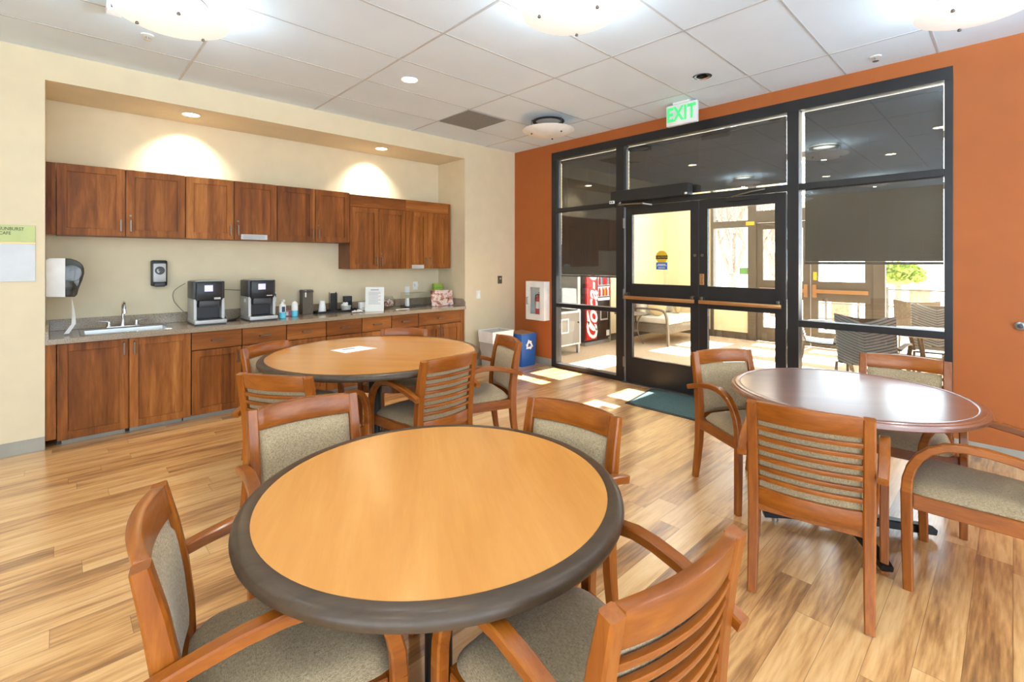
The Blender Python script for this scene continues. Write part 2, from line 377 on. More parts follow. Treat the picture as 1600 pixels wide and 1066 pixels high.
# storefront frame (window_1 sidelight, window_2 over the doors, window_3 right bay)
FX0, FX1, GX = XW-0.006, XW+0.11, XW+0.035
f = MB().bx(FX0, FX1, WY0, WY1, WZ-0.10, WZ)                                   # head
f.bx(FX0, FX1, WY1-0.085, WY1, 0, WZ-0.1).bx(FX0, FX1, WY0, WY0+0.05, 0, WZ-0.1)
f.bx(FX0, FX1, 3.305, 3.416, 0, WZ-0.1).bx(FX0, FX1, 1.392, 1.49, 0, WZ-0.1)
struct(f.build('trim_2', M['bronze'], bevel=0.003))
def window(name, y0, y1, z0, z1, bars):
    f = MB()
    for a, b in bars: f.bx(FX0, FX1, y0, y1, a, b)
    o = struct(f.build(name, M['bronze'], bevel=0.003))
    MB().bx(GX, GX+0.006, y0, y1, z0, z1).build('pane', M['glass'], o)
    return o
window('window_1', 3.416, WY1-0.085, 0.06, WZ-0.1, [(0, 0.06), (0.845, 0.9), (2.165, 2.22)])
window('window_2', 1.49, 3.305, 2.2, WZ-0.1, [(2.15, 2.215)])
window('window_3', WY0+0.05, 1.392, 0.06, WZ-0.1, [(0, 0.06), (0.865, 0.925), (2.15, 2.21)])

# double doors
def leaf(name, y0, y1):
    d = MB().bx(FX0+0.01, FX0+0.055, y0, y0+0.092, 0.012, 2.145).bx(FX0+0.01, FX0+0.055, y1-0.092, y1, 0.012, 2.145)
    for a, b in ((0.012, 0.32), (0.97, 1.212), (2.045, 2.145)): d.bx(FX0+0.01, FX0+0.055, y0+0.092, y1-0.092, a, b)
    o = struct(d.build(name, M['bronze'], bevel=0.003))
    p = MB().bx(FX0+0.03, FX0+0.036, y0+0.092, y1-0.092, 0.32, 0.97).bx(FX0+0.03, FX0+0.036, y0+0.092, y1-0.092, 1.212, 2.045)
    p.build('pane', M['glass'], o)
    bar = MB().bx(FX0-0.06, FX0-0.035, y0+0.02, y1-0.02, 1.025, 1.065).build('push_bar', M['brass'], o, bevel=0.006)
    br = MB()
    for q in (y0+0.05, y1-0.05): br.bx(FX0-0.055, FX0+0.012, q-0.018, q+0.018, 1.055, 1.1)
    br.build('bar_bracket', M['nickel'], o, bevel=0.005)
    return o
dl = leaf('door_1', 2.362, 3.285); dr = leaf('door_2', 1.505, 2.356)
hn = MB()
for z in (0.25, 1.08, 1.95): hn.lathe([(0.014, z-0.06), (0.014, z+0.06)], FX0-0.006, 3.3, 0, 12)
hn.build('hinge', M['nickel'], dl)
MB().bx(FX0+0.0, FX0+0.011, 2.30, 2.348, 1.225, 1.345).build('push_plate', M['brass'], dr, bevel=0.002)
for i, ch in enumerate('PUSH'): text(ch, 'push_letter', M['blackink'], dr, 0.03, (FX0-0.001, 2.324, 1.327-0.027*i), RXW, 0.0006)
st = MB().lathe([(0.0001, 0), (0.075, 0), (0.075, 0.0015), (0.0001, 0.0015)], FX0+0.027, 2.81, 1.53, 40, 'x').build('caution_disc', M['yellowd'], dl)
MB().bx(FX0+0.0255, FX0+0.0268, 2.735, 2.885, 1.507, 1.548).build('caution_band', M['blackink'], st, smooth=False)
text('CAUTION', 'caution_letters', M['yellowd'], st, 0.031, (FX0+0.0248, 2.81, 1.527), RXW, 0.0004)
bl = MB().bx(FX0+0.0265, FX0+0.028, 2.74, 2.88, 1.385, 1.468).build('blue_label', M['sticker'], dl, smooth=False)
ln = MB()
for z, a in ((1.446, 0.05), (1.43, 0.06), (1.405, 0.045)): ln.bx(FX0+0.0255, FX0+0.0264, 2.81-a, 2.81+a, z-0.004, z+0.004)
ln.build('print_line', M['paper'], bl, smooth=False)
kl = MB()
for q in (2.40, 2.318): kl.lathe([(0.016, -0.012), (0.013, 0.012)], FX0+0.006, q, 1.545, 16, 'x')
kl.build('lock_cylinder', M['nickel'], dl)
tr = MB().bx(FX0-0.05, FX1, 1.49, 3.305, 0, 0.012).build('trim_3', M['steel'], bevel=0.002); struct(tr)
# automatic operator and closer arms
o = thing('door_operator', 'long dark automatic opener box over the left glass door', 'door opener', (XW-0.07, 2.92, 2.27))
MB().bx(-0.055, 0.064, -0.495, 0.495, -0.066, 0.066).build('housing', M['bronze'], o, bevel=0.004)
s_ = MB().bx(-0.075, -0.055, 0.435, 0.5, -0.085, -0.05).build('sensor', M['white'], o, bevel=0.003)
MB().lathe([(0.008, -0.078), (0.008, -0.07)], 0, 0.452, -0.067, 12, 'x').lathe([(0.008, -0.078), (0.008, -0.07)], 0, 0.483, -0.067, 12, 'x').build('lens', M['black'], s_)
MB().bx(-0.065, -0.055, -0.49, -0.465, -0.062, -0.04).build('switch', M['white'], o, bevel=0.002)
MB().sweep([(-0.01, 0.38, -0.07), (-0.03, 0.40, -0.1), (-0.055, 0.05, -0.115), (0.03, -0.02, -0.13)], (0.018, 0.012), (0, 0, 1)).build('arm', M['nickel'], o)
o = thing('door_closer', 'thin closer arm across the head of the right glass door', 'door closer', (FX0, 1.9, 2.1))
MB().bx(-0.03, 0.008, -0.16, 0.16, 0.0, 0.035).build('closer_body', M['bronze'], o, bevel=0.004)
MB().sweep([(-0.02, 0.1, 0.045), (-0.05, -0.1, 0.075), (-0.02, -0.22, 0.09)], (0.014, 0.01), (0, 0, 1)).build('arm', M['nickel'], o)

# venetian blinds behind the glass
def blind(label, y0, y1, z0, z1, pitch=0.046):
    o = thing('venetian_blind', label, 'blind', (XW+0.085, (y0+y1)/2, z1)); hw = (y1-y0)/2
    MB().bx(-0.02, 0.02, -hw, hw, -0.04, 0).build('head_rail', M['blind'], o, bevel=0.003)
    s = MB(); z = -0.05; R = Matrix.Rotation(math.radians(76), 3, 'Y'); i = 0
    while z > (z0-z1)+0.03:
        s.bx(-0.026, 0.026, -hw, hw, z-0.0006, z+0.0006, rot=R); z -= pitch; i += 1
    s.build('slats', M['blind'], o, smooth=False)
    MB().bx(-0.014, 0.014, -hw, hw, z0-z1, z0-z1+0.022).build('bottom_rail', M['blind'], o, bevel=0.004)
    c = MB()
    for q in (-hw*0.75, 0, hw*0.75): c.bx(-0.0205, -0.0195, q-0.001, q+0.001, z0-z1, 0)
    c.build('ladder_cord', M['dkgrey'], o, smooth=False)
blind('dark lowered blind behind the narrow pane left of the doors', 3.45, 4.375, 1.272, 2.89)
blind('dark short blind behind the wide pane above the double doors', 1.52, 3.285, 2.245, 2.89)
blind('dark half lowered blind behind the wide pane right of the doors', 0.385, 1.362, 1.452, 2.89)

# ------------------------------------------------------------------ base cabinets
def hgl(mb, y0, y1, x0, x1, z0, z1, fw=0.062):
    """shaker front in the XZ plane: frame proud of an inset panel"""
    mb.bx(x0, x0+fw, y0, y1, z0, z1).bx(x1-fw, x1, y0, y1, z0, z1)
    mb.bx(x0+fw, x1-fw, y0, y1, z0, z0+fw).bx(x0+fw, x1-fw, y0, y1, z1-fw, z1)
    mb.bx(x0+fw-0.002, x1-fw+0.002, y0+0.014, y1-0.002, z0+fw-0.002, z1-fw+0.002)
    return mb
def pull(parent, x, z, y, vertical=True, L=0.1):
    a = L/2; p = [(-a, 0), (-a, -0.028), (a, -0.028), (a, 0)]
    if vertical: pts = [(x, y+q, z+t) for t, q in p]; sd = (1, 0, 0)
    else: pts = [(x+t, y+q, z) for t, q in p]; sd = (0, 0, 1)
    MB().sweep(pts, (0.011, 0.009), sd).build('handle', M['nickel'], parent)
def shaker(parent, x0, x1, z0, z1, y, hx, hz, lock=None):
    d = hgl(MB(), y, y+0.02, x0, x1, z0, z1).build('door', M['cherry'], parent, bevel=0.0015, seg=1)
    pull(d, hx, hz, y)
    if lock: MB().lathe([(0.009, -0.004), (0.009, 0.004)], lock[0], y, lock[1], 14, 'y').build('lock', M['nickel'], d)
    return d
def base_unit(label, x0, x1, kind):
    o = thing('base_cabinet', label, 'cabinet', ((x0+x1)/2, 5.57, 0.0), 0, 'base cabinets under the worktop')
    cx = (x0+x1)/2; a, b = x0-cx+0.004, x1-cx-0.004; Y = 5.25-5.57
    top = 0.66 if kind == 'sink' else 0.815
    MB().bx(a-0.002, b+0.002, Y+0.022, 0.29, 0.05, top).build('body', M['gapshade'], o)
    MB().bx(a-0.002, b+0.002, Y+0.07, 0.29, 0.0, 0.05).build('plinth', M['blackm'], o)
    if kind == 'sink':
        shaker(o, a, -0.002, 0.045, 0.815, Y, -0.035, 0.735); shaker(o, 0.002, b, 0.045, 0.815, Y, 0.035, 0.735)
    else:
        zt = 0.645
        if kind == 'deep': zt = 0.64
        d = MB().bx(a, b, Y, Y+0.02, zt+0.007, 0.815).build('drawer', M['cherryx'], o, bevel=0.002)
        pull(d, 0, (zt+0.815)/2, Y, False)
        if kind == 'pair':
            shaker(o, a, -0.003, 0.045, zt, Y, -0.035, zt-0.09); shaker(o, 0.003, b, 0.045, zt, Y, 0.035, zt-0.09)
        else:
            hx = b-0.035 if kind in ('r',) else a+0.035
            shaker(o, a, b, 0.045, zt, Y, hx, zt-0.09)
    return o
bxs = [0.0, 0.904, 1.326, 1.745, 2.165, 2.586, 2.969, 3.353, 4.035]
base_unit('wide two door base cabinet under the sink', bxs[0], bxs[1], 'sink')
base_unit('base cabinet below the left coffee machine, next to the sink cabinet', bxs[1], bxs[2], 'r')
base_unit('base cabinet below the right coffee machine', bxs[2], bxs[3], 'l')
base_unit('base cabinet below the two teal bottles', bxs[3], bxs[4], 'r')
base_unit('base cabinet below the black tray', bxs[4], bxs[5], 'l')
base_unit('base cabinet below the framed white notice', bxs[5], bxs[6], 'r')
base_unit('narrow base cabinet left of the widest drawer', bxs[6], bxs[7], 'l')
base_unit('base cabinet with one wide drawer over two doors at the right end', bxs[7], bxs[8], 'pair')
def plain(name, label, b, m=None, bev=0.0015): return tag(MB().bx(*b).build(name, m or M['cherry'], bevel=bev), label, 'panel')
plain('filler_panel', 'narrow wood filler strip left of the sink cabinet doors', (NL+0.001, -0.002, 5.262, 5.3, 0.06, 0.815))
plain('filler_panel', 'narrow wood filler strip at the right end of the base cabinets', (4.037, NR-0.001, 5.256, 5.3, 0.0, 0.815))
k_ = MB().bx(0.03, 0.43, 5.308, 5.314, 0, 0.045).bx(0.46, 0.84, 5.308, 5.314, 0, 0.045).bx(0.85, NR-0.06, 5.304, 5.314, 0, 0.045)
struct(k_.build('baseboard_cabinet', M['vinyl'], bevel=0.001))

# worktop with sink cut-out, splashes
SX0, SX1, SY0, SY1 = 0.155, 0.765, 5.32, 5.76
o = thing('worktop', 'long speckled granite worktop along the cabinet niche', 'worktop', (2.0, 5.5, 0.862))
t = MB(); Lx, Rx = NL+0.001, NR-0.001
for b in ((Lx, Rx, 5.212, SY0), (Lx, Rx, SY1, YN-0.001), (Lx, SX0, SY0, SY1), (SX1, Rx, SY0, SY1)): t.bx(b[0]-2, b[1]-2, b[2]-5.5, b[3]-5.5, -0.04, 0)
t.build('slab', M['granite'], o)
MB().bx(Lx-2+0.02, Rx-2-0.02, YN-0.021-5.5, YN-0.001-5.5, 0, 0.1).build('backsplash', M['granite'], o, bevel=0.002)
for a in (Lx-2, Rx-2-0.02):
    MB().prism([(5.225-5.5, 0), (YN-0.001-5.5, 0), (YN-0.001-5.5, 0.1), (5.28-5.5, 0.1), (5.225-5.5, 0.06)], a, a+0.02, 'x').build('sidesplash', M['granite'], o)
o = thing('kitchen_sink', 'stainless steel sink set in the granite worktop', 'sink', ((SX0+SX1)/2, (SY0+SY1)/2, 0.862))
def sink():
    m = MB(); hx, hy = (SX1-SX0)/2, (SY1-SY0)/2; ox, oy = hx+0.014, hy+0.014; ix, iy = hx-0.02, hy-0.02; yb = iy-0.075
    rings = [[(-ox, -oy, 0.001), (ox, -oy, 0.001), (ox, oy, 0.001), (-ox, oy, 0.001)], [(-ox+0.004, -oy+0.004, 0.006), (ox-0.004, -oy+0.004, 0.006), (ox-0.004, oy-0.004, 0.006), (-ox+0.004, oy-0.004, 0.006)],
             [(-ix, -iy, 0.004), (ix, -iy, 0.004), (ix, yb, 0.004), (-ix, yb, 0.004)], [(-ix+0.015, -iy+0.015, -0.16), (ix-0.015, -iy+0.015, -0.16), (ix-0.015, yb-0.015, -0.16), (-ix+0.015, yb-0.015, -0.16)]]
    vs = [v for r in rings for v in r]; fs = [(4*i+j, 4*i+(j+1) % 4, 4*i+4+(j+1) % 4, 4*i+4+j) for i in range(3) for j in range(4)]+[(12, 13, 14, 15)]
    return m.add(vs, fs)
sink().build('basin', M['steel'], o, bevel=0.004)
MB().lathe([(0.04, -0.1595), (0.04, -0.157), (0.03, -0.158), (0.0001, -0.158)], 0, -0.03, 0, 24).build('drain', M['chrome'], o)
o = thing('sink_faucet', 'chrome gooseneck faucet with two lever handles behind the sink', 'faucet', (0.45, 5.735, 0.868))
MB().bx(-0.12, 0.12, -0.026, 0.026, 0, 0.012).build('deck_plate', M['chrome'], o, bevel=0.005)
pts = [(0, 0, 0.01), (0, 0, 0.14)]+[(0, -0.065+0.065*math.cos(a), 0.17+0.065*math.sin(a)) for a in [i*PI/10 for i in range(0, 11)]]+[(0, -0.132, 0.14)]
MB().lathe([(0.026, 0.01), (0.022, 0.03), (0.015, 0.075), (0.0125, 0.08)], k=20).tube(pts, 0.012, 14, (1, 0, 0)).lathe([(0.016, 0.135), (0.013, 0.165)], 0, -0.131, 0, 16).build('spout', M['chrome'], o)
for s in (-1, 1):
    MB().lathe([(0.022, 0.01), (0.015, 0.03), (0.013, 0.055), (0.0001, 0.06)], s*0.1, 0, 0, 18).sweep([(s*0.1, 0, 0.045), (s*0.115, 0, 0.062), (s*0.19, 0, 0.066)], [(0.018, 0.014), (0.016, 0.012), (0.02, 0.007)], (0, 1, 0)).build('lever', M['chrome'], o)

# ------------------------------------------------------------------ wall cabinets
def upper(label, x0, x1, z0, z1):
    cx = (x0+x1)/2; o = thing('wall_cabinet', label, 'cabinet', (cx, 5.7, z0), 0, 'wall cabinets over the worktop')
    a, b = x0-cx, x1-cx; Y = 5.545-5.7
    MB().bx(a+0.001, b-0.001, Y+0.021, YN-5.7-0.001, 0.0, z1-z0).build('body', M['cherryd'], o)
    t = 0.0
    if z1-z0 > 0.7:
        t = 0.15
        MB().bx(a, b, Y, Y+0.02, z1-z0-t+0.004, z1-z0).build('top_panel', M['cherryx'], o, bevel=0.0015)
    mid = 0.0
    shaker(o, a+0.002, mid-0.003, 0, z1-z0-t, Y, mid-0.035, 0.095)
    shaker(o, mid+0.003, b-0.002, 0, z1-z0-t, Y, mid+0.035, 0.095, (mid+0.035, 0.19))
    return o
u1 = upper('wall cabinet above the sink', 0.0, 0.907, 1.705, 2.31)
u2 = upper('wall cabinet above the left coffee machine', 0.91, 1.743, 1.705, 2.31)
u3 = upper('short wall cabinet next to the taller wall cabinets', 1.746, 2.572, 1.705, 2.31)
u4 = upper('tall wall cabinet hung lower, next to the short ones', 2.575, 3.343, 1.385, 2.297)
u5 = upper('tall wall cabinet at the right end of the row', 3.346, 4.03, 1.385, 2.297)
plain('filler_panel', 'narrow wood filler strip left of the wall cabinets', (NL+0.001, -0.003, 5.55, 5.58, 1.705, 2.31))
plain('filler_panel', 'narrow wood filler strip right of the tall wall cabinets', (4.031, 4.075, 5.55, YN-0.002, 1.385, 2.297))
lb = MB().bx(1.39-1.3265, 1.645-1.3265, -0.158, -0.156, 0.005, 0.058).build('label_holder', M['silver'], u2, bevel=0.001)
lt = MB()
for i in range(3): lt.bx(1.41-1.3265, 1.62-1.3265, -0.1595, -0.1585, 0.018+0.013*i, 0.022+0.013*i)
lt.build('print_line', M['ink'], lb, smooth=False)
MB().bx(-0.25, -0.06, -0.158, -0.156, 0.0, 0.05).build('label_holder', M['silver'], u5, bevel=0.001)

# ------------------------------------------------------------------ things on the worktop
WT = 0.8625
def coffee(label, x, y, rz=0, variant=0):
    o = thing('coffee_machine', label, 'coffee machine', (x, y, WT), rz, 'coffee machines on the worktop')
    w, d = 0.135, 0.19
    MB().bx(-w+0.004, w-0.004, -d+0.004, d-0.02, 0, 0.012).build('foot', M['black'], o)
    MB().bx(-w, w, -d-0.01, d-0.02, 0.012, 0.05).build('base', M['silver'], o, bevel=0.008)
    MB().bx(-w+0.004, -w+0.03, -d+0.06, d-0.03, 0.05, 0.25).bx(w-0.03, w-0.004, -d+0.06, d-0.03, 0.05, 0.25).bx(-w+0.03, w-0.03, -d+0.15, d-0.03, 0.05, 0.25).build('lower_housing', M['silver'], o, bevel=0.004)
    MB().bx(-w+0.002, w-0.002, -d+0.07, d-0.03, 0.25, 0.42).build('upper_housing', M['dkgrey'], o, bevel=0.006)
    p = MB().bx(-w+0.02, w-0.03, -d+0.015, -d+0.07, 0.235, 0.415).build('control_panel', M['black'], o, bevel=0.01)
    MB().bx(-0.05, 0.02, -d+0.0135, -d+0.0155, 0.325, 0.385).build('screen', M['screen'], p, smooth=False)
    l2 = MB().bx(0.03, 0.085, -d+0.0135, -d+0.0155, 0.258, 0.264)
    if variant == 0: l2.bx(0.03, 0.085, -d+0.0135, -d+0.0155, 0.247, 0.253)
    l2.build('badge', M['paper'], p, smooth=False)
    MB().bx(-0.09, 0.08, -d+0.035, -d+0.12, 0.17, 0.24).build('spout_block', M['dkgrey'], o, bevel=0.006)
    MB().bx(-0.1, 0.1, -d+0.0, -d+0.15, 0.05, 0.058).build('drip_tray', M['black'], o, bevel=0.002)
    MB().bx(-0.1, 0.1, -d+0.14, -d+0.152, 0.055, 0.2).build('back_plate', M['black'], o)
    MB().bx(-w+0.02, w-0.02, -d+0.06, d-0.05, 0.42, 0.428).build('lid', M['silver'], o, bevel=0.003)
    if variant: MB().bx(-w+0.002, -w+0.0035, -0.03, 0.02, 0.19, 0.225).build('side_label', M['paper'], o, smooth=False)
    return o
coffee('coffee machine beside the sink, blank lit screen', 1.085, 5.56, 0.0, 0)
coffee('coffee machine beside the teal bottles, label on its side', 1.562, 5.565, 0.0, 1)
def cord(label, pts, m, r=0.004): return tag(MB().tube(pts, r, 8).build('power_cord', m), label, 'cord')
def smooth_path(p, n=8):
    out = []; P = [Vector(q) for q in p]; P = [P[0]]+P+[P[-1]]
    for i in range(1, len(P)-2):
        for j in range(n):
            t = j/n; a, b, c, d = P[i-1], P[i], P[i+1], P[i+2]
            out.append(0.5*((2*b)+(-a+c)*t+(2*a-5*b+4*c-d)*t*t+(-a+3*b-3*c+d)*t**3))
    return out+[P[-2]]
cord('thin pale cord looping on the wall left of the left coffee machine', smooth_path([(0.93, 5.70, 1.26), (0.86, 5.85, 1.18), (0.86, 5.855, 1.08), (0.92, 5.75, 0.98), (0.945, 5.66, 0.95)]), M['vent'], 0.003)
cord('black cord draped between the two coffee machines', smooth_path([(1.215, 5.72, 1.2), (1.3, 5.84, 1.18), (1.4, 5.84, 1.17), (1.44, 5.74, 1.17)]), M['black'], 0.003)
cord('black cord coiled on the worktop between the coffee machines', smooth_path([(1.22, 5.7, 0.95), (1.27, 5.66, 0.9), (1.25, 5.6, 0.868), (1.31, 5.55, 0.868), (1.36, 5.6, 0.868), (1.3, 5.65, 0.868), (1.38, 5.7, 0.868), (1.43, 5.7, 0.9)]), M['black'], 0.005)
def bottle(label, x, y, h, cap):
    o = thing('spray_bottle', label, 'bottle', (x, y, WT), 0, 'cleaner bottles on the worktop')
    MB().lathe([(0.03, 0), (0.034, 0.004), (0.034, h*0.38), (0.033, h*0.4)], k=24).build('liquid_base', M['teal'], o)
    MB().lathe([(0.0335, h*0.4), (0.0335, h*0.82), (0.026, h*0.92), (0.013, h*0.97), (0.013, h)], k=24).build('body', M['white'], o)
    MB().bx(-0.017, 0.017, -0.0355, -0.03, h*0.42, h*0.78).build('label', M['navy'] if cap else M['paper'], o, bevel=0.003)
    if cap: MB().lathe([(0.016, h), (0.016, h+0.02)], k=16).bx(-0.012, 0.012, -0.05, 0.015, h+0.02, h+0.035).build('pump', M['white'], o)
    return o
bottle('teal and white bottle with pump right beside the coffee machine', 1.775, 5.47, 0.165, 1)
bottle('teal and white bottle with navy label beside the brown box', 1.93, 5.55, 0.17, 0)
o = thing('wipes_pack', 'small pink and white pack between the two teal bottles', 'pack', (1.89, 5.66, WT)); MB().bx(-0.05, 0.05, -0.03, 0.03, 0, 0.06).build('pack', M['pink'], o, bevel=0.008); MB().bx(-0.05, 0.0, -0.032, -0.0305, 0.01, 0.05).build('wrapper_print', M['paper'], o)
o = thing('cup_dispenser', 'tall brown dispenser box on the worktop left of the black tray', 'dispenser', (2.13, 5.74, WT))
MB().bx(-0.06, 0.06, -0.05, 0.05, 0, 0.285).build('box', M['bronze2'], o, bevel=0.003); MB().bx(-0.064, 0.064, -0.054, 0.052, 0.255, 0.272).build('rim_band', M['dkgrey'], o, bevel=0.002)
MB().bx(-0.035, -0.02, -0.0525, -0.0505, 0.2, 0.275).build('tape', M['paper'], o)
o = thing('serving_tray', 'long black tray holding cups, lids and a basket', 'tray', (2.48, 5.70, WT), 0.0)
MB().bx(-0.27, 0.27, -0.085, 0.085, 0, 0.008).bx(-0.27, 0.27, -0.085, -0.079, 0.008, 0.025).bx(-0.27, 0.27, 0.079, 0.085, 0.008, 0.025).bx(-0.27, -0.264, -0.079, 0.079, 0.008, 0.025).bx(0.264, 0.27, -0.079, 0.079, 0.008, 0.025).build('tray', M['black'], o)
TZ = WT+0.0085
o = thing('paper_cup_stack', 'stack of white paper cups upside down on the black tray', 'cups', (2.3, 5.7, TZ))
pr = []
for i in range(7): pr += [(0.044-0.0035*i, 0.012*i), (0.043-0.0035*i, 0.012*i+0.010)]
MB().lathe([(0.045, 0), (0.034, 0.1), (0.03, 0.135), (0.0001, 0.136)], k=28).build('cups', M['paper'], o)
cr = MB()
for i in range(4): cr.lathe([(0.046-0.002*i, 0.012*i), (0.0475-0.002*i, 0.012*i+0.003), (0.045-0.002*i, 0.012*i+0.006)], k=28)
cr.build('rolled_rim', M['white'], o)
o = thing('lid_stack', 'tall column of black cup lids on the black tray', 'lids', (2.44, 5.70, TZ))
lm = MB()
for i in range(18): lm.lathe([(0.042, 0.0125*i), (0.044, 0.0125*i+0.004), (0.040, 0.0125*i+0.010), (0.0001, 0.0125*i+0.0105)], k=24)
lm.build('lids', M['dkgrey'], o)
h_ = MB()
for a in (0.6, 2.7, 4.7): h_.bx(0.052*math.cos(a)-0.003, 0.052*math.cos(a)+0.003, 0.052*math.sin(a)-0.003, 0.052*math.sin(a)+0.003, 0, 0.235)
h_.build('holder_rod', M['black'], o)
o = thing('creamer_basket', 'white basket of creamers on the black tray', 'basket', (2.59, 5.69, TZ))
MB().lathe([(0.05, 0), (0.062, 0.065), (0.058, 0.065), (0.047, 0.006), (0.0001, 0.006)], k=28).build('basket', M['binwhite'], o)
cm = MB()
for i in range(9): cm.ball((random.uniform(-0.035, 0.035), random.uniform(-0.035, 0.035), 0.06+random.uniform(0, 0.03)), 0.018, 10)
cm.build('creamers', M['paper'], o)['kind'] = 'stuff'
o = thing('pod_box', 'black open box behind the white creamer basket', 'box', (2.66, 5.80, WT)); MB().bx(-0.045, 0.045, -0.035, 0.035, 0, 0.18).build('box', M['black'], o, bevel=0.003); MB().bx(-0.05, 0.03, -0.04, -0.034, 0.12, 0.17).build('flap', M['dkgrey'], o, bevel=0.002)
o = thing('napkin_stack', 'white napkin stack standing right of the black tray', 'napkins', (2.83, 5.68, WT)); MB().bx(-0.075, 0.075, -0.03, 0.03, 0, 0.105).build('napkins', M['paper'], o, bevel=0.006); MB().bx(-0.05, 0.05, -0.032, -0.0305, 0.03, 0.035).build('fold_line', M['vent'], o)
nk = MB().grid(lambda u, v: (2.56+0.14*u+0.05*v, 5.46+0.12*v, WT+0.003+0.032*abs(math.sin(5*u+2*v))*math.sin(PI*u)*math.sin(PI*v)+0.004*math.sin(13*u)*math.sin(9*v)+0.004), 22, 16)
tag(nk.build('crumpled_napkin', M['paper']), 'crumpled white napkin lying left of the framed notice', 'napkin')
o = thing('notice_holder', 'framed white notice standing on the worktop', 'notice', (2.84, 5.44, WT), -0.75)
MB().bx(-0.115, 0.115, -0.004, 0.004, 0.0, 0.30, rot=Matrix.Rotation(-0.09, 3, 'X'), piv=(0, 0, 0)).build('stand', M['white'], o, bevel=0.002)
MB().bx(-0.115, 0.115, 0.0, 0.09, 0.0, 0.005).build('foot', M['clear'], o)
nl = MB(); R = Matrix.Rotation(-0.09, 3, 'X'); nl.bx(-0.05, 0.05, -0.006, -0.0045, 0.262, 0.27, rot=R, piv=(0, 0, 0))
for i in range(11): nl.bx(-0.075, 0.075-0.03*(i % 3 == 2), -0.006, -0.0045, 0.09+0.0145*i, 0.093+0.0145*i, rot=R, piv=(0, 0, 0))
nl.build('print_line', M['ink'], o, smooth=False)
o = thing('candy_jar', 'round glass jar of wrapped candy beside the framed notice', 'jar', (3.17, 5.7, WT))
MB().lathe([(0.05, 0.0), (0.085, 0.02), (0.098, 0.065), (0.088, 0.12), (0.06, 0.145), (0.063, 0.16), (0.058, 0.16), (0.055, 0.145), (0.083, 0.118), (0.093, 0.065), (0.08, 0.024), (0.0001, 0.006)], k=36).build('jar', M['clear'], o)
cd = MB()
for i in range(70):
    a, r = random.uniform(0, 2*PI), 0.068*math.sqrt(random.random()); z = random.uniform(0.03, 0.11)
    cd.ball((r*math.cos(a), r*math.sin(a), z), (0.014, 0.011, 0.009), 8)
cd.build('candies', M['candy'], o)['kind'] = 'stuff'
tag(MB().grid(lambda u, v: (3.1+0.2*u+0.05*v, 5.36+0.11*v, WT+0.002+0.003*math.sin(3*u)), 6, 4).build('loose_paper', M['paper']), 'flat sheet of paper on the worktop below the candy jar', 'paper')
o = thing('acrylic_box', 'clear acrylic box open in front under the outlets', 'box', (3.55, 5.68, WT))
MB().bx(-0.16, 0.16, -0.09, 0.09, 0, 0.004).bx(-0.16, 0.16, 0.086, 0.09, 0.004, 0.19).bx(-0.16, -0.156, -0.09, 0.086, 0.004, 0.19).bx(0.156, 0.16, -0.09, 0.086, 0.004, 0.19).bx(-0.16, 0.16, -0.09, 0.09, 0.19, 0.194).build('shell', M['clear'], o, smooth=False)
MB().bx(-0.155, 0.155, -0.085, 0.085, 0.004, 0.012).build('liner', M['dkgrey'], o); MB().lathe([(0.03, 0.012), (0.026, 0.12), (0.0001, 0.12)], -0.1, 0, 0, 20).build('cup', M['paper'], o)
o = thing('brochure_rack', 'brochures with a face photo leaning at the right end of the worktop', 'brochures', (3.89, 5.48, WT+0.002), -0.2)
MB().bx(-0.16, 0.0, -0.003, 0.003, 0.0, 0.22, rot=Matrix.Rotation(-0.2, 3, 'X'), piv=(0, 0, 0)).build('photo_brochure', M['photo'], o)
MB().bx(-0.005, 0.16, -0.012, -0.006, 0.0, 0.215, rot=Matrix.Rotation(-0.2, 3, 'X'), piv=(0, 0, 0)).build('group_brochure', M['photo'], o)
MB().bx(-0.16, 0.16, 0.0, 0.1, 0, 0.006).bx(-0.16, 0.16, 0.094, 0.1, 0.006, 0.1).build('stand', M['clear'], o)
o = thing('leaflet_box', 'lime green leaflet box behind the brochures', 'box', (3.97, 5.72, WT), -0.1)
MB().bx(-0.07, 0.07, -0.03, 0.03, 0, 0.30).build('box', M['greenp'], o, bevel=0.003); MB().bx(-0.072, 0.072, -0.0325, -0.0305, 0.235, 0.245).build('stripe', M['decal'], o)

# ------------------------------------------------------------------ things on the walls
o = thing('towel_dispenser', 'white and smoked paper towel dispenser above the sink', 'towel dispenser', (NL+0.001, 5.56, 1.34))
pf = [(0.0, -0.15), (0.118, -0.158), (0.118, 0.165), (0.02, 0.165), (0.0, 0.15)]
MB().prism(pf, -0.145, 0.145, 'y').build('back_housing', M['white'], o, bevel=0.006)
MB().lathe([(0.0001, -0.003), (0.045, -0.002), (0.052, 0)], 0.06, -0.145, 0.03, 36, 'y').build('side_boss', M['white'], o)
arc = [(0.118, 0.165)]+[(0.118+0.115*math.sin(a), 0.165-0.09*(1-math.cos(a))) for a in [0.3, 0.6, 0.9, 1.2, 1.5]]+[(0.235, 0.04), (0.222, -0.02), (0.2, -0.09), (0.19, -0.14), (0.175, -0.158), (0.118, -0.158)]
MB().prism(arc, -0.145, 0.145, 'y').build('cover', M['smoke'], o, bevel=0.004)
MB().lathe([(0.065, -0.1), (0.065, 0.1)], 0.155, 0, 0.04, 32, 'y').build('paper_roll', M['paper'], o)
MB().bx(0.12, 0.165, -0.13, 0.13, -0.15, -0.09).build('feed_block', M['dkgrey'], o, bevel=0.003)
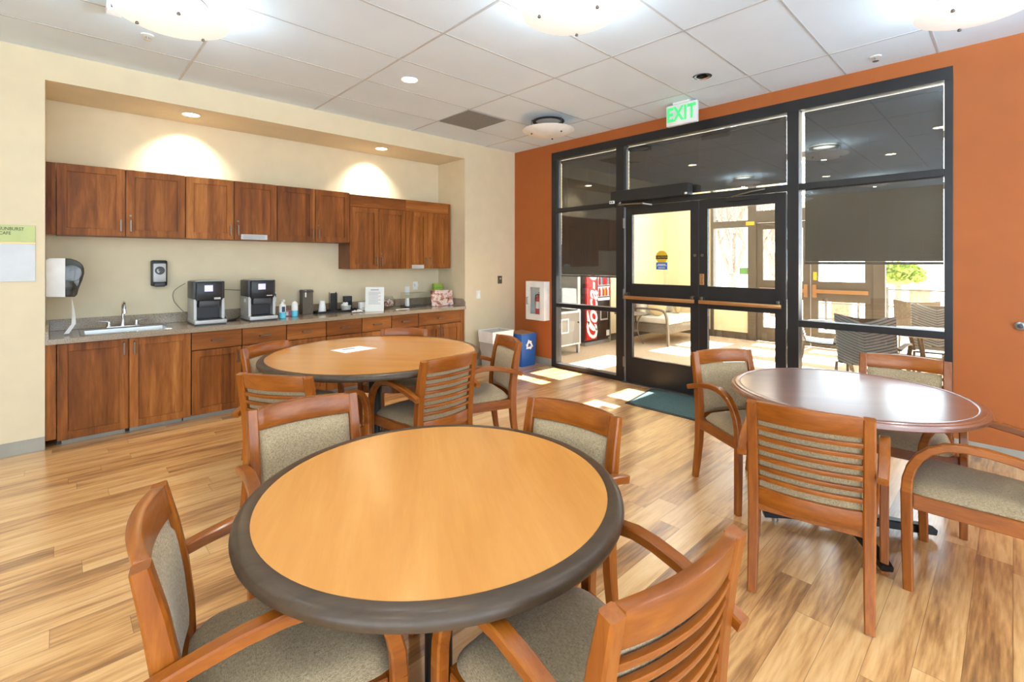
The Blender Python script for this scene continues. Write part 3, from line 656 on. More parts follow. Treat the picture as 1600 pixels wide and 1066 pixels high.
MB().grid(lambda u, v: (0.155+0.014*math.sin(2.5*v)-0.04*max(0, v-0.75)*4+(u-0.5)*0.034*math.sin(1.3*v), -0.12+0.04*(u-0.5)*math.cos(1.3*v), -0.15-0.315*v), 4, 20).build('paper_strip', M['paper'], o)
o = thing('soap_dispenser', 'silver and black soap dispenser on the wall above the faucet', 'soap dispenser', (0.735, YN-0.001, 1.36))
MB().bx(-0.065, 0.065, -0.075, 0, -0.125, 0.13).build('back_housing', M['black'], o, bevel=0.015)
MB().bx(-0.052, 0.052, -0.095, -0.07, -0.085, 0.1).build('front_cover', M['silver'], o, bevel=0.01)
MB().lathe([(0.04, -0.004), (0.04, 0.003)], 0, -0.097, 0.03, 30, 'y').build('sight_window', M['black'], o)
MB().bx(-0.045, 0.045, -0.11, -0.05, -0.13, -0.09).build('push_lever', M['dkgrey'], o, bevel=0.01)
sp_ = MB()
for i in range(5):
    a = 0.5+i*0.4; sp_.bx(-0.004, 0.004, -0.103, -0.1, 0.005, 0.03, rot=Matrix.Rotation(a, 3, 'Y'), piv=(0, -0.1, 0.03))
sp_.build('swirl_mark', M['silver'], o)
def outlet(label, x, z):
    o = thing('wall_outlet', label, 'outlet', (x, YN-0.001, z), 0, 'outlets over the worktop'); MB().bx(-0.037, 0.037, -0.006, 0, -0.058, 0.058).build('plate', M['white'], o, bevel=0.003)
    MB().bx(-0.018, 0.018, -0.009, -0.005, 0.008, 0.04).bx(-0.018, 0.018, -0.009, -0.005, -0.04, -0.008).build('socket', M['paper'], o, bevel=0.002)
    return o
outlet('lower white outlet plate above the acrylic box', 3.565, 1.07)
o = outlet('upper white outlet plate with plugs above the acrylic box', 3.7, 1.135); MB().bx(-0.03, 0.02, -0.045, -0.009, -0.02, 0.03).build('plug', M['white'], o, bevel=0.004)
o = outlet('white outlet plate with black plugs right of the right coffee machine', 1.80, 1.07); MB().bx(-0.02, 0.025, -0.04, -0.009, 0.0, 0.04).build('plug', M['black'], o, bevel=0.004)
MB().bx(-0.03, 0.015, -0.04, -0.009, -0.05, -0.012).build('plug', M['black'], o, bevel=0.004)
o = thing('light_switch', 'cream rocker switch plate on the wall right of the niche', 'switch', (4.335, YW-0.001, 1.01)); MB().bx(-0.036, 0.036, -0.006, 0, -0.058, 0.058).build('plate', M['white'], o, bevel=0.003); MB().bx(-0.015, 0.015, -0.01, -0.005, -0.03, 0.03).build('rocker', M['paper'], o, bevel=0.002)
o = thing('wall_thermostat', 'small brown thermostat on the cream wall near the corner', 'thermostat', (4.74, YW-0.001, 1.21)); MB().bx(-0.036, 0.036, -0.02, 0, -0.057, 0.057).build('case', M['bronze2'], o, bevel=0.004); MB().bx(-0.015, 0.015, -0.022, -0.0195, 0.005, 0.03).build('window', M['silver'], o)
o = thing('wall_sign', 'green and silver room sign on the cream wall at the left edge', 'sign', (-0.26, YW-0.001, 1.325))
sg = MB().bx(-0.16, 0.142, -0.008, 0, 0.30, 0.43).build('green_plate', M['signgreen'], o, bevel=0.001)
MB().bx(-0.16, 0.142, -0.009, 0, 0.288, 0.30).build('bronze_strip', M['brass'], o); MB().bx(-0.16, 0.142, -0.006, 0, 0, 0.288).build('silver_plate', M['silver'], o, bevel=0.001)
text('SUNBURST\nCAFE', 'lettering', M['blackink'], sg, 0.034, (-0.052, -0.0085, 0.383), RX, 0.0005, 'LEFT', sx=0.8)
o = thing('extinguisher_cabinet', 'white wall cabinet with a glass front on the orange wall', 'extinguisher cabinet', (XW-0.001, 4.71, 0.645))
def frame_yz(x0, x1, y0, y1, z0, z1, w):
    return MB().bx(x0, x1, y0, y0+w, z0, z1).bx(x0, x1, y1-w, y1, z0, z1).bx(x0, x1, y0+w, y1-w, z0, z0+w).bx(x0, x1, y0+w, y1-w, z1-w, z1)
frame_yz(-0.10, 0, -0.18, 0.18, 0, 0.55, 0.012).bx(-0.008, 0, -0.168, 0.168, 0.012, 0.538).build('case', M['white'], o, bevel=0.002)
d = frame_yz(-0.115, -0.1, -0.18, 0.18, 0, 0.55, 0.085).build('door', M['white'], o, bevel=0.003)
MB().bx(-0.108, -0.104, -0.096, 0.096, 0.084, 0.466).build('pane', M['clear'], d, smooth=False)
MB().sweep([(-0.115, 0.14, 0.22), (-0.135, 0.14, 0.22), (-0.135, 0.14, 0.32), (-0.115, 0.14, 0.32)], (0.01, 0.008), (0, 1, 0)).build('handle', M['nickel'], d)
o = thing('fire_extinguisher', 'red fire extinguisher inside the white wall cabinet', 'fire extinguisher', (XW-0.056, 4.69, 0.658))
MB().lathe([(0.035, 0), (0.044, 0.01), (0.044, 0.28), (0.03, 0.31), (0.014, 0.325), (0.014, 0.345)], k=28).build('cylinder', M['red'], o)
MB().lathe([(0.0445, 0.15), (0.0445, 0.25)], k=28).build('label', M['paper'], o); MB().bx(-0.012, 0.012, -0.04, 0.02, 0.345, 0.36).bx(-0.01, 0.01, -0.06, 0.0, 0.37, 0.38).build('valve_handle', M['black'], o)
MB().tube(smooth_path([(0, 0.02, 0.34), (0.0, 0.055, 0.33), (0.0, 0.058, 0.2), (0, 0.052, 0.12)]), 0.008, 10).build('hose', M['black'], o)
o = thing('wall_stop', 'small round metal bumper on the orange wall at the right edge', 'door stop', (XW-0.001, -0.035, 1.01)); MB().lathe([(0.032, 0), (0.03, -0.018), (0.018, -0.026), (0.0001, -0.02)], 0, 0, 0, 28, 'x').build('bumper', M['steel'], o); MB().lathe([(0.016, -0.028), (0.0001, -0.031)], 0, 0, 0, 20, 'x').build('pad', M['dkgrey'], o)

# ------------------------------------------------------------------ ceiling things
def downlight(label, x, y, z, lit, m=None):
    o = thing('ceiling_downlight', label, 'downlight', (x, y, z), 0, 'recessed downlights')
    MB().lathe([(0.075, 0), (0.082, -0.004), (0.07, -0.006), (0.066, 0.0)], k=36).build('trim_ring', M['white'] if lit else M['chrome'], o)
    if lit: MB().lathe([(0.066, -0.002), (0.0001, -0.002)], k=36).build('lens', M['bulb'], o)
    else:
        MB().lathe([(0.066, -0.001), (0.05, 0.0)], k=36).build('reflector', M['chrome'], o)
        MB().bx(-0.045, 0.045, -0.004, 0.004, -0.004, -0.001).bx(-0.004, 0.004, -0.05, 0.05, -0.004, -0.001).lathe([(0.05, -0.002), (0.0001, -0.002)], k=24).build('louvre', M['dkgrey'], o)
    return o
def lamp(kind, name, loc, energy, color=(1, 0.92, 0.82), rot=None, **kw):
    d = bpy.data.lights.new(name, kind); d.energy = energy; d.color = color
    for k, v in kw.items(): setattr(d, k, v)
    o = bpy.data.objects.new(name, d); C.objects.link(o); o.location = loc
    if rot: o.rotation_euler = rot
    return o
for lab, x, y, z, e in (('lit round downlight in the white tiles in front of the niche', 2.32, 3.78, H-0.001, 80), ('lit round downlight in the niche soffit over the left coffee machine', 0.945, 5.5, NT_-0.001, 60), ('lit round downlight in the niche soffit near the tall wall cabinets', 2.967, 5.5, NT_-0.001, 60)):
    downlight(lab, x, y, z, True)
    nic = z < H-0.1; lamp('SPOT', 'downlight_lamp', (x, y+(0.085 if nic else 0), z-0.012), e, rot=(math.radians(22) if nic else 0, 0, 0), spot_size=math.radians(100), spot_blend=1.0, shadow_soft_size=0.025)
for x, y in ((0.9, 1.3), (2.32, 0.62), (3.5, 0.4), (1.25, 2.45), (-0.6, 2.5), (-0.5, 0.6), (2.3, -1.2), (0.9, -1.0), (-2.0, 1.3), (-1.9, 3.6)):
    downlight('added fill light downlight out of view above the tables', x, y, H-0.001, True)
    lamp('SPOT', 'downlight_lamp', (x, y, H-0.012), 20, (0.84, 0.93, 1.0), spot_size=math.radians(130), spot_blend=0.6, shadow_soft_size=0.07)  # extra downlights added outside the frame to brighten the room
downlight('unlit chrome downlight in the tiles before the exit sign', 4.17, 1.915, H-0.001, False)
def pendant(label, x, y, lit, ringm):
    o = thing('ceiling_pendant', label, 'ceiling lamp', (x, y, H), 0, 'bowl pendants on the ceiling')
    R, zb, k = 0.30, -0.2, 64
    pr = [(0.0001, zb)]+[(R*t, zb+0.065*t**2.4) for t in (0.2, 0.4, 0.6, 0.75, 0.87, 0.95, 1.0)]+[(R-0.001, zb+0.069)]+[(R*t, zb+0.004+0.065*t**2.4) for t in (0.95, 0.8, 0.6, 0.4, 0.2)]+[(0.0001, zb+0.005)]
    bo = MB().lathe(pr, k=k).build('glass_bowl', M['bowl'] if lit else M['white'], o)
    MB().sweep([(0.165*math.cos(2*PI*i/40), 0.165*math.sin(2*PI*i/40), -0.03) for i in range(40)], (0.012, 0.04), (0, 0, 1), True).build('ring', ringm, o)
    for i in range(3):
        a = 2*PI*i/3+0.5; px, py = 0.2*math.cos(a), 0.2*math.sin(a)
        MB().lathe([(0.009, zb+0.01), (0.011, zb+0.016), (0.004, zb+0.024), (0.004, -0.03)], px, py, 0, 14).sweep([(px*0.8, py*0.8, -0.03), (px, py, -0.03)], (0.01, 0.01), (0, 0, 1)).build('rod', M['dkgrey'] if not lit else M['nickel'], o)
        MB().ball((px, py, zb+0.018), 0.009, 12).build('finial', M['dkgrey'], o)
    MB().lathe([(0.155, -0.012), (0.0001, -0.014)], 0, 0, 0, 40).build('lamp_disc', M['bulb'] if lit else M['white'], o)
    if lit: lamp('POINT', 'pendant_lamp', (x, y, H-0.15), 15, (0.66, 0.85, 1.0), shadow_soft_size=0.06)
    return o
pendant('lit white bowl lamp over the left part of the room', 0.53, 3.62, True, M['nickel'])
pendant('lit white bowl lamp over the middle of the room', 2.27, 1.86, True, M['nickel'])
pendant('lit white bowl lamp close to the orange wall at right', 3.98, 0.14, True, M['nickel'])
pendant('unlit bowl lamp with a dark ring near the room corner', 4.13, 3.72, False, M['bronze'])
for x, y in ((0.5, 0.1), (-1.3, 1.86), (2.2, -1.65), (-1.3, -1.65), (-2.9, 3.6), (-2.9, 0.1), (3.95, -3.1), (0.5, -3.1)): pendant('added fill light bowl lamp behind the viewpoint', x, y, True, M['nickel'])  # extra pendants added outside the frame for fill light
o = thing('ceiling_vent', 'square grey return vent in the ceiling tiles', 'vent', (3.52, 4.36, H-0.001))
MB().bx(-0.285, 0.285, -0.285, 0.285, -0.004, 0).build('frame', M['grid'], o, bevel=0.001)
vt = MB()
for i in range(38): vt.bx(-0.272, 0.272, -0.272+0.0145*i, -0.272+0.0145*i+0.008, -0.012, -0.004)
vt.bx(-0.275, 0.275, -0.275, 0.275, -0.006, -0.0041).build('louvre', M['vent'], o, smooth=False)
def sprinkler(label, x, y):
    o = thing('fire_sprinkler', label, 'sprinkler', (x, y, H-0.001), 0, 'sprinkler heads'); MB().lathe([(0.04, 0), (0.036, -0.006), (0.012, -0.008)], k=24).build('escutcheon', M['white'], o)
    MB().lathe([(0.008, -0.006), (0.007, -0.035)], k=12).lathe([(0.022, -0.036), (0.022, -0.039)], k=20).build('deflector', M['steel'], o)
sprinkler('small sprinkler head in the ceiling near the right window bay', 4.78, 0.765); sprinkler('small sprinkler head in the ceiling beside the left bowl lamp', 0.48, 4.36)
o = thing('ceiling_speaker', 'white wall washer fitting at the top left edge of the ceiling', 'ceiling fixture', (0.27, 4.0, H-0.001)); MB().bx(-0.04, 0.04, -0.05, 0.05, -0.05, 0).build('case', M['white'], o, bevel=0.004); MB().bx(-0.02, 0.02, -0.052, -0.049, -0.04, -0.01).build('opening', M['black'], o)
o = thing('exit_sign', 'white exit sign with green letters under the ceiling', 'exit sign', (4.68, 2.36, 3.01))
MB().bx(-0.025, 0.025, -0.165, 0.165, -0.115, 0.1).build('case', M['white'], o, bevel=0.006); MB().bx(-0.03, 0.03, -0.09, 0.09, 0.1, 0.1215).build('canopy', M['white'], o, bevel=0.003)
text('EXIT', 'letters', M['exit'], o, 0.2, (-0.0262, 0, -0.008), RXW, 0.0015, bold=0.007, sx=0.72, spacing=1.08)

# ------------------------------------------------------------------ bins, mat
o = thing('trash_bin', 'grey plastic bin with a clear liner in the corner', 'bin', (4.42, 4.96, 0))
def tub(m, w0, w1, d0, d1, z0, z1, t=0.006):
    r = [(w0, d0, z0), (w1, d1, z1), (w1-t, d1-t, z1), (w0-t, d0-t, z0+t)]
    vs = [(sx*a, sy*b, z) for a, b, z in r for sx, sy in ((-1, -1), (1, -1), (1, 1), (-1, 1))]
    fs = [(4*i+j, 4*i+(j+1) % 4, 4*i+4+(j+1) % 4, 4*i+4+j) for i in range(3) for j in range(4)]+[(0, 1, 2, 3), (12, 13, 14, 15)]
    return m.add(vs, fs)
tub(MB(), 0.15, 0.19, 0.12, 0.15, 0, 0.52).build('tub', M['binwhite'], o, bevel=0.008)
tub(MB(), 0.186, 0.196, 0.146, 0.156, 0.37, 0.528, 0.003).build('liner', M['paper'], o, bevel=0.004)
o = thing('recycling_bin', 'blue recycling bin with a cardboard top by the orange wall', 'bin', (4.83, 4.86, 0), 0.0)
tub(MB(), 0.13, 0.15, 0.13, 0.15, 0, 0.46).build('tub', M['blue'], o, bevel=0.006)
MB().bx(-0.14, 0.13, -0.13, 0.13, 0.455, 0.47, rot=Matrix.Rotation(0.05, 3, 'X')).build('cardboard', M['card'], o)
rs = MB()
for i in range(3):
    R = Matrix.Rotation(2*PI*i/3, 3, 'Y'); c = Vector((0, -0.1505, 0.3)); T = Matrix.Rotation(0.0, 3, 'X')
    for poly in ([(-0.062, -0.05), (0.018, -0.05), (0.018, -0.026), (-0.05, -0.026)], [(0.018, -0.066), (0.05, -0.038), (0.018, -0.01)]):
        n = len(poly); vs = []
        for yo in (-0.0035, 0.006):
            for u, w in poly: vs.append(c+R @ Vector((u, yo, w)))
        rs.add(vs, [tuple(range(n)), tuple(range(n, 2*n))]+[(j, (j+1) % n, n+(j+1) % n, n+j) for j in range(n)])
rs.build('recycle_mark', M['paper'], o, smooth=False)
o = thing('door_mat', 'dark green grey carpet mat before the glass doors', 'mat', (4.63, 2.0, 0))
MB().prism([(-0.345, 0.79), (-0.345, -0.85), (0.36, -0.85), (0.36, 0.9)], 0.0, 0.006, 'z').build('rubber_border', M['black'], o)
MB().prism([(-0.32, 0.755), (-0.32, -0.82), (0.34, -0.82), (0.34, 0.86)], 0.006, 0.011, 'z').build('carpet', M['mat'], o)

# ------------------------------------------------------------------ round tables
def round_table(label, x, y, R, top, lam, rimm, baser, rz, bx=None, by=None, ogee=False, feet=0.42, rimw=0.05):
    o = thing('round_table', label, 'table', (x, y, 0), rz)
    if ogee:
        MB().lathe([(0.0001, top-0.03), (R-rimw, top-0.03), (R-rimw, top-0.0015), (0.0001, top)], k=96).build('tabletop', lam, o)
        MB().lathe([(R-rimw, top-0.036), (R-0.006, top-0.036), (R, top-0.03), (R, top-0.016), (R-0.006, top-0.008), (R-0.016, top-0.006), (R-0.02, top-0.001), (R-0.03, top+0.001), (R-rimw+0.004, top), (R-rimw, top-0.002), (R-rimw, top-0.036)], k=96).build('edge_band', rimm, o)
    else:
        MB().lathe([(0.0001, top-0.03), (R-rimw, top-0.03), (R-rimw, top-0.0005), (0.0001, top)], k=96).build('tabletop', lam, o)
        MB().lathe([(R-rimw, top-0.04), (R-0.01, top-0.04), (R-0.002, top-0.034), (R, top-0.024), (R-0.003, top-0.012), (R-0.012, top-0.004), (R-0.024, top), (R-rimw, top), (R-rimw, top-0.04)], k=96).build('edge_band', rimm, o)
    MB().lathe([(0.20, top-0.05), (0.2, top-0.031)], k=32).build('mount_plate', M['blackm'], o)
    MB().lathe([(baser, 0.06), (baser, top-0.05)], k=32).build('column', M['blackm'], o)
    for i in range(4):
        a = PI/2*i; dr = Vector((math.cos(a), math.sin(a), 0)); sd = Vector((-dr.y, dr.x, 0))
        p = [dr*0.02+Vector((0, 0, 0.065)), dr*0.15+Vector((0, 0, 0.06)), dr*(feet-0.04)+Vector((0, 0, 0.042)), dr*feet+Vector((0, 0, 0.034))]
        MB().sweep(p, [(0.06, 0.05), (0.06, 0.048), (0.052, 0.042), (0.05, 0.03)], sd).build('foot', M['blackm'], o)
        MB().lathe([(0.016, 0), (0.016, 0.018)], *(dr*(feet-0.06))[:2], 0, 16).build('glide', M['steel'], o)
    return o
round_table('round maple topped table with dark edge in the foreground', 0.905, 1.297, 0.592, 0.75, M['lam'], M['rim'], 0.045, -0.55)
round_table('large round maple topped table near the cabinets', 1.80, 3.43, 0.822, 0.777, M['lam'], M['rim'], 0.05, 0.75, feet=0.5)
round_table('glossy red brown round table beside the right window bay', 3.17, 0.64, 0.578, 0.765, M['redwood'], M['redwood'], 0.04, 0.49+PI/4*0+0.1, ogee=True)
o = thing('paper_notice', 'white printed sheet lying on the large round table', 'paper', (1.713, 3.63, 0.7775), -0.05)
MB().prism([(-0.155, 0.075), (-0.11, -0.113), (0.17, -0.08), (0.095, 0.11)], 0, 0.001, 'z').build('sheet', M['paper'], o, smooth=False)
MB().bx(-0.08, 0.03, 0.02, 0.05, 0.001, 0.0014, rot=Matrix.Rotation(0.15, 3, 'Z')).build('heading', M['ink'], o, smooth=False)

# ------------------------------------------------------------------ armchairs
def make_chair():
    o = thing('wooden_armchair', 'x', 'chair', (0, 0, 0), 0, 'armchairs around the round tables')
    def bow(x, w=0.21, b=0.032): return -b*(1-(x/w)**2)
    post = [(-0.05, 0.0), (-0.028, 0.12), (-0.008, 0.26), (0.0, 0.4), (-0.004, 0.5), (-0.016, 0.62), (-0.036, 0.74), (-0.06, 0.852)]
    def py(z):
        for (y0, z0), (y1, z1) in zip(post, post[1:]):
            if z <= z1: return y0+(y1-y0)*(z-z0)/(z1-z0)
        return post[-1][0]
    for s in (-1, 1):
        lg = MB().sweep([(s*0.211, y, z) for y, z in post], [(0.036, 0.036), (0.04, 0.042), (0.042, 0.05), (0.044, 0.056), (0.044, 0.056), (0.044, 0.052), (0.044, 0.046), (0.042, 0.036)], (1, 0, 0)).build('rear_leg', M['chairz'], o)
        MB().lathe([(0.013, -0.0), (0.013, 0.004)], s*0.211, -0.05, -0.001, 12).build('glide', M['steel'], lg)
    def rail(z0, z1, t, name, m, w=0.192, zc=None, yo=0.0, b=0.03):
        n = 14; vs = []
        for i in range(n+1):
            x = -w+2*w*i/n; crown = 0.006*(1-(x/w)**2) if zc else 0
            for z, dy in ((z0, -t/2), (z0, t/2), (z1+crown, t/2), (z1+crown, -t/2)): vs.append((x, py(min(z, 0.85))+bow(x, w, b)+dy+yo, z))
        fs = [(4*i+j, 4*i+(j+1) % 4, 4*i+4+(j+1) % 4, 4*i+4+j) for i in range(n) for j in range(4)]+[(0, 1, 2, 3), (4*n, 4*n+1, 4*n+2, 4*n+3)]
        return MB().add(vs, fs).build(name, m, o, bevel=0.003)
    rail(0.772, 0.855, 0.032, 'top_rail', M['chairx'], zc=True)
    for i in range(6): rail(0.497+0.0465*i, 0.516+0.0465*i, 0.018, 'slat', M['chairx'], yo=-0.012)
    rail(0.385, 0.462, 0.022, 'lower_rail', M['chairx'], yo=-0.008)
    # upholstered back pad in front of the slats
    n, k = 16, 10; w, z0, z1 = 0.187, 0.448, 0.768; vs = []
    def pad(u, v, front):
        x = -w+2*w*u; z = z0+(z1-z0)*v
        e = (1-(2*u-1)**8)*(1-(2*v-1)**10)
        return (x, py(z)+bow(x, 0.2, 0.03)+((0.008+0.028*e) if front else 0.002), z)
    p = MB(); p.grid(lambda u, v: pad(u, v, True), n, k); p.grid(lambda u, v: pad(u, v, False), n, k)
    q = n+1; N = q*(k+1); rim = [i for i in range(q)]+[j*q+n for j in range(1, k+1)]+[k*q+i for i in range(n-1, -1, -1)]+[j*q for j in range(k-1, 0, -1)]
    p.f += [(rim[i], rim[(i+1) % len(rim)], rim[(i+1) % len(rim)]+N, rim[i]+N) for i in range(len(rim))]
    p.build('back_pad', M['fabric'], o)
    # seat frame and cushion
    fr = MB()
    for s in (-1, 1): fr.sweep([(s*0.214, 0.0, 0.385), (s*0.243, 0.44, 0.392)], (0.026, 0.066), (1, 0, 0))
    fr.sweep([(-0.243, 0.447, 0.392), (-0.12, 0.462, 0.392), (0, 0.467, 0.392), (0.12, 0.462, 0.392), (0.243, 0.447, 0.392)], (0.024, 0.066), (0, 1, 0))
    fr.bx(-0.2, 0.2, -0.012, 0.012, 0.355, 0.415).build('seat_frame', M['chairy'], o)
    n = 20; sv = MB()
    def seat(u, v, top):
        a, b_ = 2*u-1, 2*v-1
        # rounded square mapping
        L = (abs(a)**7+abs(b_)**7)**(1/7) if (a or b_) else 0; mx = max(abs(a), abs(b_)); s_ = mx/L if L else 1
        a2, b2 = a*s_, b_*s_
        hw = 0.205+0.042*((b2+1)/2); x = a2*hw; y = 0.245+0.235*b2+0.02*(1-a2*a2)*max(0, b2)
        e = 1-max(abs(a), abs(b_))**6
        return (x, y, 0.422 if not top else 0.428+0.05*e**0.55*(1-0.22*(a2*a2+b2*b2)/2))
    sv.grid(lambda u, v: seat(u, v, True), n, n).grid(lambda u, v: seat(u, v, False), n, n)
    q = n+1; N = q*q; rim = [i for i in range(q)]+[j*q+n for j in range(1, n+1)]+[n*q+i for i in range(n-1, -1, -1)]+[j*q for j in range(n-1, 0, -1)]
    sv.f += [(rim[i], rim[(i+1) % len(rim)], rim[(i+1) % len(rim)]+N, rim[i]+N) for i in range(len(rim))]
    sv.build('seat', M['fabric'], o)
    # front leg running up into the bent arm
    for s in (-1, 1):
        lp = [(s*0.272, 0.456, 0.0), (s*0.272, 0.46, 0.2), (s*0.272, 0.462, 0.44)]
        MB().sweep(lp, [(0.034, 0.036), (0.036, 0.04), (0.036, 0.042)], (1, 0, 0)).build('front_leg', M['chairz'], o)
        ar = [(s*0.272, 0.462, 0.44), (s*0.272, 0.458, 0.50), (s*0.272, 0.444, 0.555), (s*0.272, 0.418, 0.605), (s*0.271, 0.38, 0.645), (s*0.27, 0.33, 0.671), (s*0.268, 0.27, 0.682), (s*0.265, 0.2, 0.681), (s*0.262, 0.12, 0.669), (s*0.258, 0.04, 0.648), (s*0.254, -0.03, 0.626), (s*0.252, -0.058, 0.616)]
        MB().sweep(ar, [(0.036, 0.042), (0.036, 0.04), (0.037, 0.038), (0.038, 0.036), (0.04, 0.034), (0.041, 0.033), (0.042, 0.032), (0.042, 0.032), (0.042, 0.032), (0.04, 0.032), (0.038, 0.032), (0.038, 0.032)], (1, 0, 0)).build('armrest', M['chairy'], o)
    return o
chairs = [  # back mid x, y at the top, facing angle, label, scale
    ((0.165, 1.435), -11.3, 'armchair at the left of the foreground table, seen from its front side', 1),
    ((0.802, 2.18), -95, 'armchair behind the foreground table on its left, padded back facing us', 1),
    ((1.605, 1.31), 185.9, 'armchair behind the foreground table on its right, padded back facing us', 1),
    ((0.923, 0.466), 83.4, 'armchair nearest the viewer at the foreground table, slatted back to us', 1),
    ((3.37, 1.41), -120.8, 'armchair at the left of the glossy table, beside the door mat', 1),
    ((2.284, 0.598), 10.2, 'armchair before the glossy table, whole slatted back facing us', 1),
    ((3.05, -0.19), 90, 'armchair cut by the right edge, side on at the glossy table', 1),
    ((3.992, 0.492), 184.3, 'armchair behind the glossy table, against the window bay', 1),
    ((1.864, 2.54), 93.6, 'armchair before the large maple table, slatted back lit from the right', 1),
    ((0.862, 2.79), 34, 'armchair at the near left of the large maple table, slats partly hidden', 1),
    ((1.19, 4.06), -62, 'armchair at the far left of the large maple table, nearest the sink', 0.968),
    ((2.43, 4.05), -134, 'armchair behind the large maple table, only its top rail showing', 0.968),
    ((2.67, 2.84), 160.1, 'armchair at the right of the large maple table, toward the doors', 1)]
proto = None
for (mx, my), ang, lab, sc in chairs:
    a = math.radians(ang); loc = (mx+0.06*math.cos(a), my+0.06*math.sin(a), 0.0015)
    if proto is None:
        proto = make_chair(); proto.location = loc; proto.rotation_euler = (0, 0, a-PI/2); proto['label'] = lab
    else: dup(proto, loc, a-PI/2, lab, scale=sc if sc != 1 else None)

# ------------------------------------------------------------------ vestibule beyond the glass
VX, VY = 9.45, 5.19
sbox('floor_vestibule', M['beigefl'], XW+0.0, VX+0.1, -3.5, 5.95, -0.08, -0.001)
w = MB().bx(XW+0.13, 7.5, 5.92, 6.05, 0, 3.4).bx(7.5, VX, VY, 6.05, 0, 3.4); struct(w.build('wall_vestibule_left', M['yellow'], smooth=False))
w = MB().bx(VX, VX+0.12, 4.15, 6.05, 0, 3.4).bx(VX, VX+0.12, 3.45, 4.15, 0, 0.8); struct(w.build('wall_vestibule_front', M['yellow'], smooth=False))
struct(MB().bx(XW+0.13, VX, -3.6, -3.5, 0, 3.4).build('wall_vestibule_right', M['yellow'], smooth=False))
b = MB().bx(VX-0.008, VX, 3.46, VY, 0, 0.13).bx(7.5, VX-0.01, VY-0.008, VY, 0, 0.13); struct(b.build('baseboard_vestibule', M['bronze2'], bevel=0.002))
# unseen roof, made milky to brighten the vestibule, gaps cut for sun patches
k = NT('milky_fill_roof'); k.b.inputs['Base Color'].default_value = (0.9, 0.9, 0.88, 1)
tl = k.n('ShaderNodeBsdfTranslucent'); tl.inputs[0].default_value = (0.66, 0.66, 0.65, 1); mx = k.n('ShaderNodeMixShader'); mx.inputs[0].default_value = 0.45
k.l(k.b.outputs[0], mx.inputs[1]); k.l(tl.outputs[0], mx.inputs[2]); k.l(mx.outputs[0], k.o.inputs[0]); M['roof'] = k.m
r = MB().bx(XW, 6.45, -3.6, 6.05, 3.4, 3.5).bx(8.9, VX+0.15, -3.6, 6.05, 3.4, 3.5)
for a, b_ in ((-3.6, 2.70), (3.02, 3.84), (4.36, 6.05)): r.bx(6.45, 8.9, a, b_, 3.4, 3.5)
struct(r.build('ceiling_vestibule', M['roof'], smooth=False))
# outer storefront
f = MB(); a0, a1 = VX-0.03, VX+0.09
for y0, y1 in ((3.30, 3.45), (1.39, 1.54), (-0.62, -0.5), (-3.5, -3.4), (4.10, 4.16)): f.bx(a0, a1, y0, y1, 0, 3.4)
f.bx(a0, a1, 3.45, 4.10, 0.8, 0.84).bx(a0, a1, 3.45, 4.1, 2.13, 2.26).bx(a0, a1, 1.54, 3.3, 2.2, 2.42).bx(a0, a1, -3.4, 1.39, 2.55, 2.65).bx(a0, a1, -3.4, 1.39, 0, 0.06).bx(a0, a1, -3.5, 4.15, 3.3, 3.4)
struct(f.build('trim_4', M['bronze2'], bevel=0.003))
w4 = struct(MB().bx(VX+0.03, VX+0.036, 3.45, 4.1, 0.84, 3.3).build('window_4', M['glass'], smooth=False))
struct(MB().bx(VX+0.03, VX+0.036, -0.5, 1.39, 0.06, 3.3).build('window_5', M['glass'], smooth=False))
MB().bx(VX+0.02, VX+0.026, 3.46, 3.62, 1.24, 1.36).build('green_decal', M['decal'], w4, smooth=False)
MB().bx(VX-0.036, VX-0.032, 3.33, 3.48, 2.16, 2.23).build('yellow_tag', M['yellowd'], w4, smooth=False)
def ext_leaf(name, y0, y1, inner):
    d = MB().bx(VX, VX+0.045, y0, y0+0.11, 0.012, 2.19).bx(VX, VX+0.045, y1-0.11, y1, 0.012, 2.19)
    for a, b_ in ((0.012, 0.27), (0.80, 1.14), (2.07, 2.19)): d.bx(VX, VX+0.045, y0+0.11, y1-0.11, a, b_)
    o = struct(d.build(name, M['bronze2'], bevel=0.003))
    MB().bx(VX+0.02, VX+0.026, y0+0.11, y1-0.11, 0.27, 0.8).bx(VX+0.02, VX+0.026, y0+0.11, y1-0.11, 1.14, 2.07).build('pane', M['glass'], o, smooth=False)
    MB().bx(VX-0.05, VX-0.02, y0+0.06, y1-0.06, 0.94, 1.0).build('panic_bar', M['brass'], o, bevel=0.004)
    q = y0+0.06 if inner == 0 else y1-0.06
    MB().bx(VX-0.045, VX, q-0.03, q+0.03, 0.86, 1.08).build('latch_case', M['brass'], o, bevel=0.004)
    return o
e1 = ext_leaf('door_3', 2.425, 3.3, 0); e2 = ext_leaf('door_4', 1.54, 2.415, 1)
MB().bx(VX-0.003, VX-0.001, 2.325, 2.38, 1.16, 1.3).build('yellow_sticker', M['yellowd'], e2, smooth=False)
MB().sweep([(VX-0.03, 3.22, 2.16), (VX-0.08, 3.0, 2.14), (VX-0.04, 2.8, 2.12)], (0.02, 0.02), (0, 0, 1)).build('closer_arm', M['nickel'], e1)

